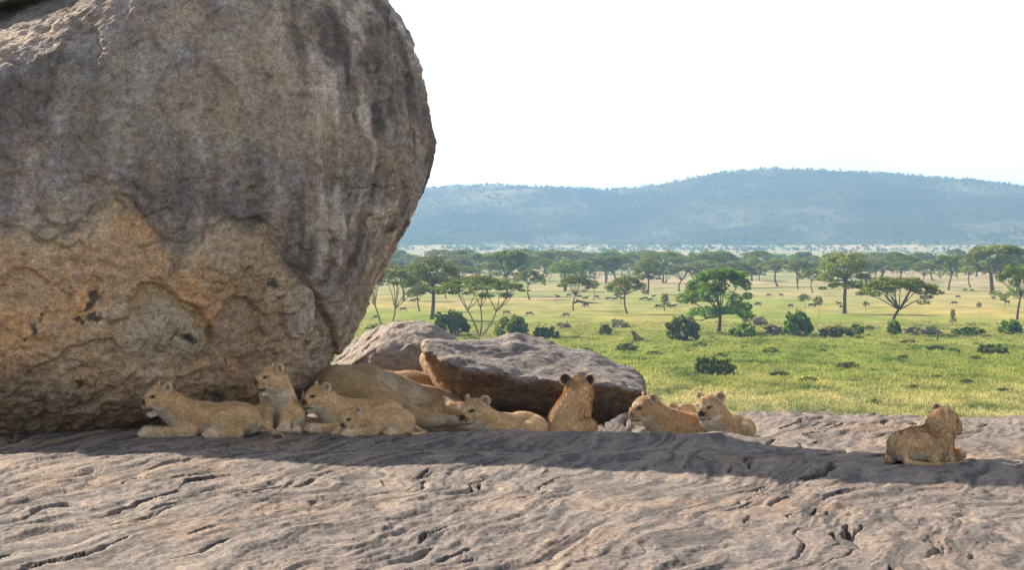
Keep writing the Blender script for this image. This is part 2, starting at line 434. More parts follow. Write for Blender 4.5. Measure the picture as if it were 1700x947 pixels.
    lay(0.75 * och * sst(0.05, 0.6, -m1 + 0.4 * m2), (0.40, 0.315, 0.235))
    lay(0.8 * scar * (1 - fadeR), (0.33, 0.285, 0.245))
    lay(0.7 * sst(-0.1, 0.5, B1), (0.30, 0.260, 0.205)); lay(0.5 * sst(-0.1, 0.5, B2), (0.285, 0.225, 0.180)); lay(0.55 * sst(0, 0.1, B3), (0.32, 0.28, 0.24))
    lay(0.45 * sst(0, 0.12, B5), (0.30, 0.26, 0.245)); lay(0.4 * sst(0, 0.12, B6), (0.285, 0.225, 0.17)); lay(0.35 * sst(0, 0.12, B4), (0.25, 0.215, 0.18))
    low = sst(590, 690, pz + 60 * m1)
    lay(0.6 * low, (0.215, 0.160, 0.115))
    # dark crust that survives in rags, and pale rims painting light on the scar edges
    lay(0.85 * sst(0.42, 0.62, m3 * 0.55 + m2 * 0.55) * (0.35 + 0.65 * och), (0.062, 0.054, 0.050))
    lit_rim = np.exp(-(below / 7.0) ** 2) * sst(0.0, 0.3, n3(V * 5 + 12) + 0.25)
    lay(0.6 * lit_rim * sst(560, 420, px), (0.40, 0.355, 0.31))
    lay(0.75 * cr_, (0.06, 0.05, 0.045))
    lay(0.35 * sst(0.35, 0.9, fb3(V * 5.5 + 90, 3)), (0.33, 0.325, 0.29))
    big = fb3(V * 0.75 + 60, 3)
    lay(0.5 * sst(0.0, 0.5, big) * (1 - och), (0.30, 0.235, 0.18)); lay(0.6 * sst(0.05, 0.5, -big) * (1 - 0.6 * och), (0.105, 0.09, 0.083))
    mu = c.mean(0); c = mu * (c / mu) ** 1.35 * 1.55
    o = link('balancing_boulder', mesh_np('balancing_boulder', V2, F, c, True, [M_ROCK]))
    tag(o, 'enormous rounded granite boulder with an ochre scar towering over the lions', 'boulder')
build_boulder()

def sdf_rock(name, label, fn, lo, hi, h, colfn):
    V, F = surface_nets(fn, lo, hi, h)
    n = normals_of(V, F)
    c = colfn(V, n)
    o = link(name, mesh_np(name, V, F, c, True, [M_ROCK])); tag(o, label, 'boulder')
    return o
def slab_fn(P):
    def pl(n, p):
        n = np.array(n, float); n /= np.linalg.norm(n)
        return (P - np.array(p)) @ n
    d = pl((0.17, -0.26, 0.95), at_y(880, 595, 25.3))
    lowf = 0.045 * fb3(P * 1.7 + 3, 3)
    d = smax(d, pl((0.05, -0.72, -0.62), at_y(900, 640, 24.80)) + 0.03 * n3(P * 3), 0.06)
    d = smax(d, pl((-0.93, -0.10, -0.36), at_y(699, 572, 25.35)), 0.06)
    d = smax(d, pl((-0.80, -0.45, -0.50), at_y(712, 606, 25.1)), 0.05)
    d = smax(d, pl((0.44, 0.12, -0.89), at_y(1040, 668, 25.5)), 0.06)
    d = smax(d, pl((0.95, -0.1, 0.10), at_y(1073, 640, 25.3)), 0.04)
    d = smax(d, pl((0.30, 0.90, 0.25), at_y(880, 563, 26.15)), 0.12)
    d = smax(d, pl((-0.16, 0.22, 0.96), at_y(790, 558, 25.75)), 0.10)
    d = smax(d, pl((-0.45, 0.05, 0.89), at_y(712, 564, 25.4)), 0.08)
    d = smax(d, pl((0.36, -0.06, 0.93), at_y(1010, 604, 25.6)), 0.08)
    d = smax(d, -(P[:, 2] + 0.30), 0.05)
    s = fb3(P * np.array([1.2, 1.2, 3.5]) + 7, 3) * 2.0; fl = np.floor(s)
    return d + lowf - 0.009 * (fl + sst(0, 0.15, s - fl)) - 0.008 * fb3(P * 8, 3, 0.6)
def slab_col(V, n):
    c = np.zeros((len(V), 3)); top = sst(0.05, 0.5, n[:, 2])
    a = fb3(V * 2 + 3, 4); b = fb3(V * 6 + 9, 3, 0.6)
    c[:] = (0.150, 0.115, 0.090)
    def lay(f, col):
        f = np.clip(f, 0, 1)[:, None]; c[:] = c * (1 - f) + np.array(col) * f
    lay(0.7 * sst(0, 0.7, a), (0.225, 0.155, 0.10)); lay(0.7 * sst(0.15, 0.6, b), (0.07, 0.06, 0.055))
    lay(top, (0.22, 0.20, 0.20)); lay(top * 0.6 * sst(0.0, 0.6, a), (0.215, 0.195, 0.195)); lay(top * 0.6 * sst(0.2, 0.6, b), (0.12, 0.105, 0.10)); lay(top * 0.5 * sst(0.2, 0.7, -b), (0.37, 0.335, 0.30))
    lay(0.7 * sst(-0.35, -0.75, n[:, 0]), (0.40, 0.275, 0.165))  # left-facing sides painted warm, sunlight put into the colour
    return c
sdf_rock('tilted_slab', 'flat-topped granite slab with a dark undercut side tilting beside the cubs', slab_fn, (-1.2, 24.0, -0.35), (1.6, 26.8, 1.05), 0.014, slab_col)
def dome_fn(P):
    c = at_y(668, 655, 27.2)
    d = d_ell(P, (c.x, 27.2, -0.05), (0.90, 0.85, 0.86))
    def pl(n, p):
        n = np.array(n, float); n /= np.linalg.norm(n)
        return (P - np.array(p)) @ n
    d = smax(d, pl((-0.62, -0.25, 0.74), at_y(600, 585, 26.85)), 0.10)
    d = smax(d, pl((0.10, -0.93, 0.30), at_y(660, 600, 26.55)), 0.10)
    s = fb3(P * 1.5 + 40, 3) * 2; fl = np.floor(s)
    return d + 0.05 * fb3(P * 1.5, 3) - 0.016 * (fl + sst(0, 0.12, s - fl)) - 0.012 * fb3(P * 9, 3, 0.6)
def dome_col(V, n):
    a = fb3(V * 1.8 + 33, 4); b = fb3(V * 6 + 19, 3, 0.6)
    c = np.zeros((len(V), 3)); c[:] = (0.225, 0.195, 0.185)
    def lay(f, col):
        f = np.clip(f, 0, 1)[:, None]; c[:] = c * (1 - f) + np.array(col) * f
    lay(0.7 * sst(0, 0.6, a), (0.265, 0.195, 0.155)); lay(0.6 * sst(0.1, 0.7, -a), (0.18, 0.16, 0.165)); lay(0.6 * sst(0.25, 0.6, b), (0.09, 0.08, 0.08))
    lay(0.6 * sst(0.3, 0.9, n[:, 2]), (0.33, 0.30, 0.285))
    return c
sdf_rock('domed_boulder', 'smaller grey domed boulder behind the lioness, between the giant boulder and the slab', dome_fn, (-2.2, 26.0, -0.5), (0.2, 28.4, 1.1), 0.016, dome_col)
# ================================================================== plain, hills, air
def leaf_material(name, col, trans=0.45, var=0.20, dry=None):
    m, nt = new_mat(name); L = nt.links.new
    out = N(nt, 'ShaderNodeOutputMaterial'); at = N(nt, 'ShaderNodeAttribute', attribute_name='Col'); oi = N(nt, 'ShaderNodeObjectInfo')
    hs = N(nt, 'ShaderNodeHueSaturation')
    mr = N(nt, 'ShaderNodeMapRange'); mr.inputs['To Min'].default_value = 1 - var; mr.inputs['To Max'].default_value = 1 + var
    L(oi.outputs['Random'], mr.inputs['Value']); L(mr.outputs['Result'], hs.inputs['Value'])
    mh = N(nt, 'ShaderNodeMapRange'); mh.inputs['To Min'].default_value = 0.475; mh.inputs['To Max'].default_value = 0.515
    mul = N(nt, 'ShaderNodeMath', operation='MULTIPLY', i_1=7.31); fr = N(nt, 'ShaderNodeMath', operation='FRACT')
    L(oi.outputs['Random'], mul.inputs[0]); L(mul.outputs[0], fr.inputs[0]); L(fr.outputs[0], mh.inputs['Value']); L(mh.outputs['Result'], hs.inputs['Hue'])
    c = mixc(nt, 1.0, at.outputs['Color'], col, 'MULTIPLY'); L(c, hs.inputs['Color'])
    d = N(nt, 'ShaderNodeBsdfDiffuse'); t = N(nt, 'ShaderNodeBsdfTranslucent'); mx = N(nt, 'ShaderNodeMixShader', i_0=trans)
    L(hs.outputs['Color'], d.inputs['Color'])
    t2 = mixc(nt, 1.0, hs.outputs['Color'], (1.35, 1.45, 0.75), 'MULTIPLY'); L(t2, t.inputs['Color'])
    L(d.outputs[0], mx.inputs[1]); L(t.outputs[0], mx.inputs[2]); L(mx.outputs[0], out.inputs['Surface'])
    return m
def bark_material(name, col):
    m, nt = new_mat(name); L = nt.links.new
    out = N(nt, 'ShaderNodeOutputMaterial'); b = N(nt, 'ShaderNodeBsdfPrincipled', i_Roughness=0.95); tc = N(nt, 'ShaderNodeTexCoord')
    c = ramp(nt, noise(nt, tc.outputs['Object'], 3.0, 5, 0.7), [(0.3, tuple(0.6 * k for k in col)), (0.7, tuple(1.35 * k for k in col))])
    L(c, b.inputs['Base Color']); L(b.outputs[0], out.inputs['Surface']); return m
M_LEAF = leaf_material('acacia_leaves', (0.155, 0.18, 0.066), 0.45); M_LEAF_G = leaf_material('green_leaves', (0.145, 0.205, 0.055), 0.45)
M_DULL = leaf_material('grey_green_leaves', (0.165, 0.175, 0.095), 0.4); M_DEAD = leaf_material('dead_twigs', (0.30, 0.265, 0.23), 0.2)
M_BARK = bark_material('acacia_bark', (0.13, 0.105, 0.08)); M_PALE = bark_material('pale_bark', (0.26, 0.225, 0.15))
M_FAR = leaf_material('far_woodland_leaves', (0.085, 0.125, 0.045), 0.3, 0.0)

def plain_material():
    m, nt = new_mat('savanna_ground'); L = nt.links.new
    out = N(nt, 'ShaderNodeOutputMaterial'); b = N(nt, 'ShaderNodeBsdfPrincipled', i_Roughness=1.0); b.inputs['Specular IOR Level'].default_value = 0.0
    g = N(nt, 'ShaderNodeNewGeometry'); mp = N(nt, 'ShaderNodeMapping'); mp.inputs['Scale'].default_value = (0.010, 0.004, 0); L(g.outputs['Position'], mp.inputs['Vector'])
    mp2 = N(nt, 'ShaderNodeMapping'); mp2.inputs['Scale'].default_value = (0.09, 0.022, 0); L(g.outputs['Position'], mp2.inputs['Vector'])
    sx = N(nt, 'ShaderNodeSeparateXYZ'); L(g.outputs['Position'], sx.inputs[0])
    dist = N(nt, 'ShaderNodeMapRange'); dist.inputs['From Min'].default_value = 300; dist.inputs['From Max'].default_value = 1500; L(sx.outputs['Y'], dist.inputs['Value'])
    n1 = noise(nt, mp.outputs['Vector'], 1.0, 5, 0.6); nn2 = noise(nt, mp2.outputs['Vector'], 1.0, 5, 0.65)
    # green flush near the foot of the kopje, drier farther out
    base = ramp(nt, dist.outputs['Result'], [(0.0, (0.235, 0.245, 0.085)), (0.07, (0.245, 0.250, 0.085)), (0.12, (0.19, 0.24, 0.055)), (0.30, (0.19, 0.235, 0.06)), (0.42, (0.27, 0.265, 0.10)), (0.62, (0.275, 0.265, 0.13)), (1.0, (0.30, 0.275, 0.17))])
    pat = ramp(nt, n1, [(0.36, (0.72, 0.95, 0.62)), (0.5, (1, 1, 1)), (0.64, (1.4, 1.15, 1.25))])
    fin = ramp(nt, nn2, [(0.34, (0.62, 0.72, 0.55)), (0.5, (1, 1, 1)), (0.68, (1.35, 1.22, 1.2))])
    c = mixc(nt, 0.9, base, pat, 'MULTIPLY'); c = mixc(nt, 0.9, c, fin, 'MULTIPLY')
    L(c, b.inputs['Base Color']); L(b.outputs[0], out.inputs['Surface']); return m
M_PLAIN = plain_material()
def hill_material():
    m, nt = new_mat('bushy_hillside'); L = nt.links.new
    out = N(nt, 'ShaderNodeOutputMaterial'); b = N(nt, 'ShaderNodeBsdfPrincipled', i_Roughness=1.0); b.inputs['Specular IOR Level'].default_value = 0.0
    g = N(nt, 'ShaderNodeNewGeometry'); mp = N(nt, 'ShaderNodeMapping'); mp.inputs['Scale'].default_value = (0.004, 0.0016, 0.004); L(g.outputs['Position'], mp.inputs['Vector'])
    c = ramp(nt, noise(nt, mp.outputs['Vector'], 1.0, 7, 0.68), [(0.35, (0.030, 0.040, 0.020)), (0.50, (0.05, 0.056, 0.027)), (0.60, (0.13, 0.125, 0.065)), (0.72, (0.26, 0.23, 0.14))])
    L(c, b.inputs['Base Color']); L(b.outputs[0], out.inputs['Surface']); return m
M_HILL = hill_material()

# hill line read off the photograph's skyline, set 6.5 km out
RID = 6500.0
ridge_px = np.array([-2600, -1200, -300, 300, 640, 700, 760, 820, 900, 980, 1030, 1080, 1130, 1180, 1230, 1290, 1400, 1500, 1600, 1700, 2000, 2600, 3400])
ridge_py = np.array([372, 352, 344, 335, 325, 318, 312, 311, 314, 318, 319, 313, 304, 294, 287, 284, 288, 294, 302, 314, 332, 345, 372])
def ridge_h(x): return (HOR - np.interp(850 + FPX * x / RID, ridge_px, ridge_py)) / FPX * RID + CAM_H - PLAIN
def land_z(x, y):
    x = np.asarray(x, float); y = np.asarray(y, float)
    foot = 4650 + 350 * n2(x * 0.0011 + 3, y * 0 + 1.7) - 250 * sst(300, 1200, x)
    t = np.clip((y - foot) / (RID - foot), 0, 1.9)
    up = np.where(t <= 1, sst(0, 1, t) * 0.55 + 0.45 * t, 1 - 0.5 * (t - 1) ** 2)
    H = ridge_h(x)
    hz = H * np.maximum(up, 0) + (26 * fb2(x * 0.0022, y * 0.0022, 4) - 10) * sst(0.03, 0.35, t) * sst(1.0, 0.75, t)
    rise = 5.0 * sst(2200, 4700, y)
    return PLAIN + rise + hz + 0.35 * fb2(x * 0.012, y * 0.008, 3) * sst(200, 400, y)
def build_land():
    yy = np.concatenate([np.linspace(40, 280, 8)[:-1], np.geomspace(280, 4300, 90)[:-1], np.linspace(4300, 7600, 90)[:-1], np.geomspace(7600, 30000, 8)])
    u = np.concatenate([-np.geomspace(2.2, 0.34, 10)[:-1], np.linspace(-0.34, 0.34, 170), np.geomspace(0.34, 2.2, 10)[1:]])
    Y, U = np.meshgrid(yy, u, indexing='ij'); X = U * np.maximum(Y, 90)
    z = land_z(X.ravel(), Y.ravel()); z = np.maximum(z, PLAIN - 1)
    V = np.stack([X.ravel(), Y.ravel(), z], 1); F = grid_faces(len(yy), len(u))
    hi = (V[F][:, :, 2].mean(1) > PLAIN + 13) & (V[F][:, :, 1].mean(1) > 4000)
    h = link('hills', mesh_np('hills', V, F[hi], None, True, [M_HILL])); tag(h, kind='structure'); F = F[~hi]
    # ground all round: extend behind the viewer
    o = link('savanna_plain', mesh_np('savanna_plain', V, F, None, True, [M_PLAIN])); tag(o, kind='structure')
    q = 30000.0
    back = link('ground', mesh_np('ground', [(-q, -q, PLAIN - 1.3), (q, -q, PLAIN - 1.3), (q, q, PLAIN - 1.3), (-q, q, PLAIN - 1.3)], [(0, 1, 2, 3)], None, False, [M_PLAIN]))
    tag(back, kind='structure')
build_land()

def card_cloud(C, Rr, n_each, size, seed, flat=0.5):
    """C centres (k,3), Rr radii (k,3): small random quads spread through ellipsoids"""
    g = np.random.default_rng(seed); k = len(C)
    n = k * n_each
    d = g.normal(size=(n, 3)); d /= np.linalg.norm(d, axis=1, keepdims=True); d *= g.uniform(0.35, 1, (n, 1)) ** 0.5
    c = np.repeat(C, n_each, 0) + d * np.repeat(Rr, n_each, 0)
    a = g.normal(size=(n, 3)); a[:, 2] *= flat; a /= np.linalg.norm(a, axis=1, keepdims=True)
    b = g.normal(size=(n, 3)); b[:, 2] *= flat; b -= a * (a * b).sum(1, keepdims=True); b /= np.linalg.norm(b, axis=1, keepdims=True)
    s = (np.repeat(np.broadcast_to(size, k), n_each) * g.uniform(0.6, 1.3, n))[:, None]
    V = np.stack([c - a * s - b * s * 0.6, c + a * s * 0.9 - b * s * 0.7, c + a * s + b * s * 0.6, c - a * s * 0.8 + b * s * 0.7], 1).reshape(-1, 3)
    F = np.arange(4 * n).reshape(-1, 4)
    return V, F, n
def build_far_woods():
    g = np.random.default_rng(21)
    # on the hills
    n = 15000
    u = g.uniform(-0.33, 0.33, n); y = RID + 60 - (RID - 4400) * g.uniform(0, 1, n) ** 1.25
    x = u * y
    cl = fb2(x * 0.0035 + 5, y * 0.0016, 3); keep = g.uniform(-1.0, 0.75, n) < cl + 0.28
    x, y = x[keep], y[keep]
    # on the far plain
    m = 2600
    py = g.uniform(411, 446, m); yf = 20.0 * FPX / (py - HOR + 6); yf = np.clip(yf, 1900, 4800); xf = g.uniform(-0.3, 0.3, m) * yf
    k2 = g.uniform(-0.9, 0.9, m) < fb2(xf * 0.003, yf * 0.0012 + 9, 3) + 0.15
    x = np.concatenate([x, xf[k2]]); y = np.concatenate([y, yf[k2]])
    z = land_z(x, y); k = len(x)
    r = g.uniform(2.2, 5.2, k); h = r * g.uniform(0.5, 0.85, k)
    C = np.stack([x, y, z + h * 0.75], 1); Rr = np.stack([r, r, h], 1)
    V, F, nq = card_cloud(C, Rr, 9, r * 0.42, 5, 0.6)
    tint = np.repeat(g.uniform(0.55, 1.25, k), 9 * 4)[:, None] * np.array([1.0, 1.0, 1.0]); tint *= np.repeat(g.uniform(0.8, 1.2, (k, 3)) ** 0.6, 36, 0)
    o = link('far_woodland', mesh_np('far_woodland', V, F, tint, False, [M_FAR])); tag(o, 'distant scattered bush covering the hills and far plain', 'woodland', kind='stuff')
build_far_woods()

# ---- grass: tufts on the plain
def build_grass():
    g = np.random.default_rng(9)
    def tuft(seed, hgt, wid, nb, name, mat):
        q = np.random.default_rng(seed); V = []; F = []
        for i in range(nb):
            a = q.uniform(0, 2 * np.pi); r = wid * q.uniform(0, 1) ** 0.6; b = np.array([math.cos(a) * r, math.sin(a) * r, 0])
            t = np.array([math.cos(a), math.sin(a), 0]) * q.uniform(0.1, 0.6) * wid; h = hgt * q.uniform(0.5, 1.1)
            sd = np.array([-math.sin(q.uniform(0, 6.28)), math.cos(q.uniform(0, 6.28)), 0]) * q.uniform(0.03, 0.075)
            k = len(V); V += [b - sd, b + sd, b + t * 0.5 + sd * 0.7 + (0, 0, h * 0.6), b + t + (0, 0, h)]; F += [(k, k + 1, k + 2, k + 3)]
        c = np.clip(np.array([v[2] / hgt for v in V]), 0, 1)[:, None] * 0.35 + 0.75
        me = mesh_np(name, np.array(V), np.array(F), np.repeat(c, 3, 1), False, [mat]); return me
    m, nt = new_mat('grass_blades'); L = nt.links.new
    out = N(nt, 'ShaderNodeOutputMaterial'); geo = N(nt, 'ShaderNodeNewGeometry'); sx = N(nt, 'ShaderNodeSeparateXYZ'); L(geo.outputs['Position'], sx.inputs[0])
    dist = N(nt, 'ShaderNodeMapRange'); dist.inputs['From Min'].default_value = 300; dist.inputs['From Max'].default_value = 900; L(sx.outputs['Y'], dist.inputs['Value'])
    mp = N(nt, 'ShaderNodeMapping'); mp.inputs['Scale'].default_value = (0.03, 0.011, 0); L(geo.outputs['Position'], mp.inputs['Vector'])
    warp = noise(nt, mp.outputs['Vector'], 1.0, 5, 0.65)
    ad = N(nt, 'ShaderNodeMath', operation='MULTIPLY_ADD', i_1=0.55, i_2=-0.275); L(warp, ad.inputs[0])
    sm_ = N(nt, 'ShaderNodeMath', operation='ADD'); L(ad.outputs[0], sm_.inputs[0]); L(dist.outputs['Result'], sm_.inputs[1])
    c = ramp(nt, sm_.outputs[0], [(0.0, (0.42, 0.40, 0.19)), (0.12, (0.36, 0.36, 0.14)), (0.20, (0.30, 0.325, 0.09)), (0.32, (0.25, 0.30, 0.07)), (0.45, (0.30, 0.325, 0.095)), (0.62, (0.37, 0.36, 0.14)), (0.9, (0.42, 0.37, 0.20))])
    mp2 = N(nt, 'ShaderNodeMapping'); mp2.inputs['Scale'].default_value = (0.13, 0.035, 0); L(geo.outputs['Position'], mp2.inputs['Vector'])
    v = ramp(nt, noise(nt, mp2.outputs['Vector'], 1.0, 4, 0.65), [(0.36, (0.34, 0.48, 0.34)), (0.48, (0.95, 0.97, 0.9)), (0.66, (1.5, 1.36, 1.4))]); c = mixc(nt, 0.9, c, v, 'MULTIPLY')
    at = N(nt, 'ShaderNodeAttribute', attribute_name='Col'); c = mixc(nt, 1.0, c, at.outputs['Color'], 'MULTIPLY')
    d = N(nt, 'ShaderNodeBsdfDiffuse'); t = N(nt, 'ShaderNodeBsdfTranslucent'); mx = N(nt, 'ShaderNodeMixShader', i_0=0.5)
    L(c, d.inputs['Color']); L(c, t.inputs['Color']); L(d.outputs[0], mx.inputs[1]); L(t.outputs[0], mx.inputs[2]); L(mx.outputs[0], out.inputs['Surface'])
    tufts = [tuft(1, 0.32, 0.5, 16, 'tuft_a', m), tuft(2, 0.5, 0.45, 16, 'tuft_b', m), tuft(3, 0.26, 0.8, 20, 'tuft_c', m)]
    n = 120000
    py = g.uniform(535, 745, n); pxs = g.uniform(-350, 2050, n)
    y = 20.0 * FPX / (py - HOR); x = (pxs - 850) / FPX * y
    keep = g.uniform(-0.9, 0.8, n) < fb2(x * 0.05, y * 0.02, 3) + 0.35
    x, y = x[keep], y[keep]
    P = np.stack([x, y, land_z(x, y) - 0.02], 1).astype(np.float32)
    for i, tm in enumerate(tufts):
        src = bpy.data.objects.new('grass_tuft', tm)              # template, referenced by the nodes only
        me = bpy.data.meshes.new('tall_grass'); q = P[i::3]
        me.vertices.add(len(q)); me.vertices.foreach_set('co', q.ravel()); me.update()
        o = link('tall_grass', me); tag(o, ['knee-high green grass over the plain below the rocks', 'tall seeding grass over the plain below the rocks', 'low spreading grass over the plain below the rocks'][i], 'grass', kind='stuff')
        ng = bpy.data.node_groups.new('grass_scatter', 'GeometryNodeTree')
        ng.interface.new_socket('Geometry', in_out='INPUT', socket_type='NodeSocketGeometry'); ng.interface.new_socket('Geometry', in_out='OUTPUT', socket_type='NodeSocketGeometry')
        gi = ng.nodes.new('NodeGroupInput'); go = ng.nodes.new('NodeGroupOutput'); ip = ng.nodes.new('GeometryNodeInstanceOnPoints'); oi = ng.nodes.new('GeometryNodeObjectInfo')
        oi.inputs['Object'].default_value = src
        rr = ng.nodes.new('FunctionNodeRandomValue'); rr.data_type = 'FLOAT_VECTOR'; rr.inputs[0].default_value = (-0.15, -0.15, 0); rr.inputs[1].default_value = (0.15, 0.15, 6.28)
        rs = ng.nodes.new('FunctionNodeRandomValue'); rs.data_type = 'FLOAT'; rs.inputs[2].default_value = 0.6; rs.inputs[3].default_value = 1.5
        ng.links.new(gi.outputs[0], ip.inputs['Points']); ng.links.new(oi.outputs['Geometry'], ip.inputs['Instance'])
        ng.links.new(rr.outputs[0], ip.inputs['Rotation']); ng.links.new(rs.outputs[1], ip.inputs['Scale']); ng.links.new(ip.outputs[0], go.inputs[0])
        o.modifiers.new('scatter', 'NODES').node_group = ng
build_grass()

def build_haze():
    m, nt = new_mat('haze_air'); out = N(nt, 'ShaderNodeOutputMaterial'); v = N(nt, 'ShaderNodeVolumePrincipled')
    v.inputs['Color'].default_value = (0.33, 0.59, 1.0, 1); v.inputs['Density'].default_value = HAZE; v.inputs['Anisotropy'].default_value = 0.25
    nt.links.new(v.outputs[0], out.inputs['Volume'])
    x0, x1, y0, y1, z0, z1 = -31000, 31000, -31000, 31000, PLAIN - 3, 240
    V = [(x, y, z) for z in (z0, z1) for y in (y0, y1) for x in (x0, x1)]
    F = [(0, 2, 3, 1), (4, 5, 7, 6), (0, 1, 5, 4), (2, 6, 7, 3), (0, 4, 6, 2), (1, 3, 7, 5)]
    o = link('haze', mesh_np('haze', V, F, None, False, [m])); tag(o, kind='stuff')
HAZE = 0.000088
build_haze()
# ================================================================== trees, shrubs, grazing animals on the plain
def tube(V, F, pts, rad, sides=6):
    pts = [Vector(p) for p in pts]; b = len(V)
    for i, p in enumerate(pts):
        t = (pts[min(i + 1, len(pts) - 1)] - pts[max(i - 1, 0)]).normalized()
        a = t.cross(Vector((0.31, 0.17, 0.05)) if abs(t.z) > 0.5 else Vector((0, 0, 1))).normalized(); c = t.cross(a)
        for k in range(sides):
            an = 2 * math.pi * k / sides; V.append(tuple(p + (a * math.cos(an) + c * math.sin(an)) * rad[i]))
    for i in range(len(pts) - 1):
        for k in range(sides):
            F.append((b + i * sides + k, b + i * sides + (k + 1) % sides, b + (i + 1) * sides + (k + 1) % sides, b + (i + 1) * sides + k))
def make_tree(seed, clumps, trunk_top, trunk_r, lean=(0, 0), fork=None, leaf=0.155, per=70, flat=0.4, leafmat=None, bark=None, limbs=7):
    """unit: metres. clumps: list of (x,y,z,rx,rz). returns (trunk mesh, crown mesh)"""
    q = random.Random(seed); V = []; F = []
    forks = fork or [(lean[0], lean[1], trunk_top)]
    heads = []
    for fx, fy, fz in forks:
        wob = Vector((q.uniform(-.12, .12), q.uniform(-.12, .12), 0)) * fz
        P0 = Vector((fx * 0.06, fy * 0.06, -0.3)); P3 = Vector((fx, fy, fz))
        pts = [P0.lerp(P3, t) + wob * math.sin(t * math.pi) for t in (0, .25, .5, .75, 1)]
        k = trunk_r / math.sqrt(len(forks)) * 0.8
        tube(V, F, pts, [k * s for s in (1.35, 1.0, .88, .8, .7)], 7); heads.append(P3)
    for j, (cx, cy, cz, rx, rz) in enumerate(clumps):
        c = Vector((cx, cy, cz)); h = min(heads, key=lambda a: (Vector((a.x, a.y, 0)) - Vector((cx, cy, 0))).length + q.uniform(0, 1.5))
        if j % max(2, len(clumps) // 13) == 0:
            mid = h.lerp(c, 0.5) + Vector((q.uniform(-.3, .3), q.uniform(-.3, .3), q.uniform(-.5, .15))) * (c - h).length * 0.25
            r0 = trunk_r * 0.36; e = c - Vector((0, 0, rz * 0.4))
            tube(V, F, [h - Vector((0, 0, .2)), h.lerp(mid, .5) + Vector((0, 0, -.1)), mid, mid.lerp(e, .55), e], [r0, r0 * .8, r0 * .6, r0 * .4, r0 * .15], 5)
            for _ in range(2):
                a = mid.lerp(e, q.uniform(.2, .7)); b = c + Vector((q.uniform(-1, 1) * rx, q.uniform(-1, 1) * rx, q.uniform(-.5, .3) * rz))
                tube(V, F, [a, a.lerp(b, .5) + Vector((0, 0, .1)), b], [r0 * .35, r0 * .25, r0 * .08], 4)
    trunk = mesh_np('trunk', V, F, None, True, [bark or M_BARK])
    C = np.array([c[:3] for c in clumps]); Rr = np.array([(c[3], c[3], c[4]) for c in clumps])
    cv, cf, n = card_cloud(C, Rr, per, leaf, seed, flat)
    g = np.random.default_rng(seed); k = len(clumps)
    tone = np.repeat(g.uniform(.75, 1.25, k), per * 4) * np.repeat(g.uniform(.8, 1.2, n), 4)
    col = tone[:, None] * np.repeat(1 + g.uniform(-.10, .10, (k, 3)), per * 4, 0)
    return trunk, mesh_np('crown', cv, cf, col, False, [leafmat or M_LEAF])
def umbrella(seed, Hh, Rx, n=26, dome=0.22, thick=0.07, off=(0, 0), inner=0.0):
    q = random.Random(seed); out = []
    for i in range(n):
        r = math.sqrt((i + .5) / n); a = i * 2.39996 + q.uniform(-.35, .35); r = r * q.uniform(.85, 1.08)
        z = Hh * (1 - dome * r * r) - Hh * thick + q.uniform(-.035, .03) * Hh
        s = Rx * q.uniform(.17, .29) * (26 / max(n, 26)) ** .4
        out.append((off[0] + math.cos(a) * r * Rx * .9, off[1] + math.sin(a) * r * Rx * .9, z - (Hh * q.uniform(0.05, .25) if q.random() < inner else 0), s, Hh * thick * q.uniform(.6, 1.1)))
    return out
def dome(seed, Hh, Rx, z0, n=34, s=.24):
    q = random.Random(seed); out = []
    for i in range(n):
        a = q.uniform(0, 6.283); u = q.uniform(0, 1) ** .7; r = Rx * q.uniform(.55, 1.0) * math.cos(u * 1.35) ** .8
        z = z0 + (Hh - z0) * math.sin(u * 1.45) * q.uniform(.85, 1.0)
        out.append((math.cos(a) * r, math.sin(a) * r, z, Rx * s * q.uniform(.7, 1.2), Rx * s * q.uniform(.4, .7)))
    return out
# kinds of tree (height 12 m nominal, radius given)
KIND = {}
KIND['umbrella'] = [(make_tree(31, umbrella(31, 12, 8.2, 62, .22, .055, (.6, 0), .15), 5.2, .42, (.9, .2), per=170), 12, 8.6),
                    (make_tree(32, umbrella(32, 12, 7.6, 54, .30, .06, (-.5, .3), .2), 6.0, .40, (-.8, .1), per=170), 12, 8.0)]
KIND['vee'] = [(make_tree(33, umbrella(33, 12, 8.6, 66, .20, .04, (0, 0), .12), 3, .34, fork=[(-2.6, .3, 5.2), (.3, -.5, 5.8), (2.9, .5, 5.0)], per=125, leaf=.145, bark=M_PALE), 12, 8.8),
               (make_tree(34, umbrella(34, 12, 6.4, 44, .22, .05, (0, 0), .2), 3, .30, fork=[(-1.6, .2, 5.0), (1.8, -.2, 4.4)], per=110, leaf=.145, bark=M_PALE, leafmat=M_DULL), 12, 6.6)]
KIND['layered'] = [(make_tree(35, umbrella(35, 12, 5.6, 18, .25, .09) + umbrella(36, 8.6, 6.2, 16, .2, .08) + umbrella(37, 6.3, 5.0, 10, .2, .07), 6.5, .45, (.3, 0), per=170), 12, 6.6),
                   (make_tree(38, umbrella(38, 12, 4.2, 14, .3, .10) + umbrella(39, 9.2, 5.0, 16, .3, .10, (.6, 0)), 6.8, .40, (-.3, 0), per=110, leafmat=M_LEAF_G), 12, 5.4)]
KIND['dome'] = [(make_tree(40, dome(40, 12, 8.0, 4.2, 48, .20) + umbrella(41, 5.2, 8.2, 14, .35, .10), 3.6, .5, (.3, .1), per=230, leaf=.17, flat=.6, leafmat=M_LEAF_G), 12, 8.6),
                (make_tree(42, dome(42, 12, 7.2, 5.5, 44, .22), 5.4, .5, (-.4, .1), per=230, leaf=.17, flat=.6), 12, 7.8),
                (make_tree(44, dome(44, 12, 5.6, 5.0, 34, .25), 5.6, .36, (1.3, .1), per=110, leaf=.165, flat=.7, leafmat=M_LEAF_G), 12, 6.2)]
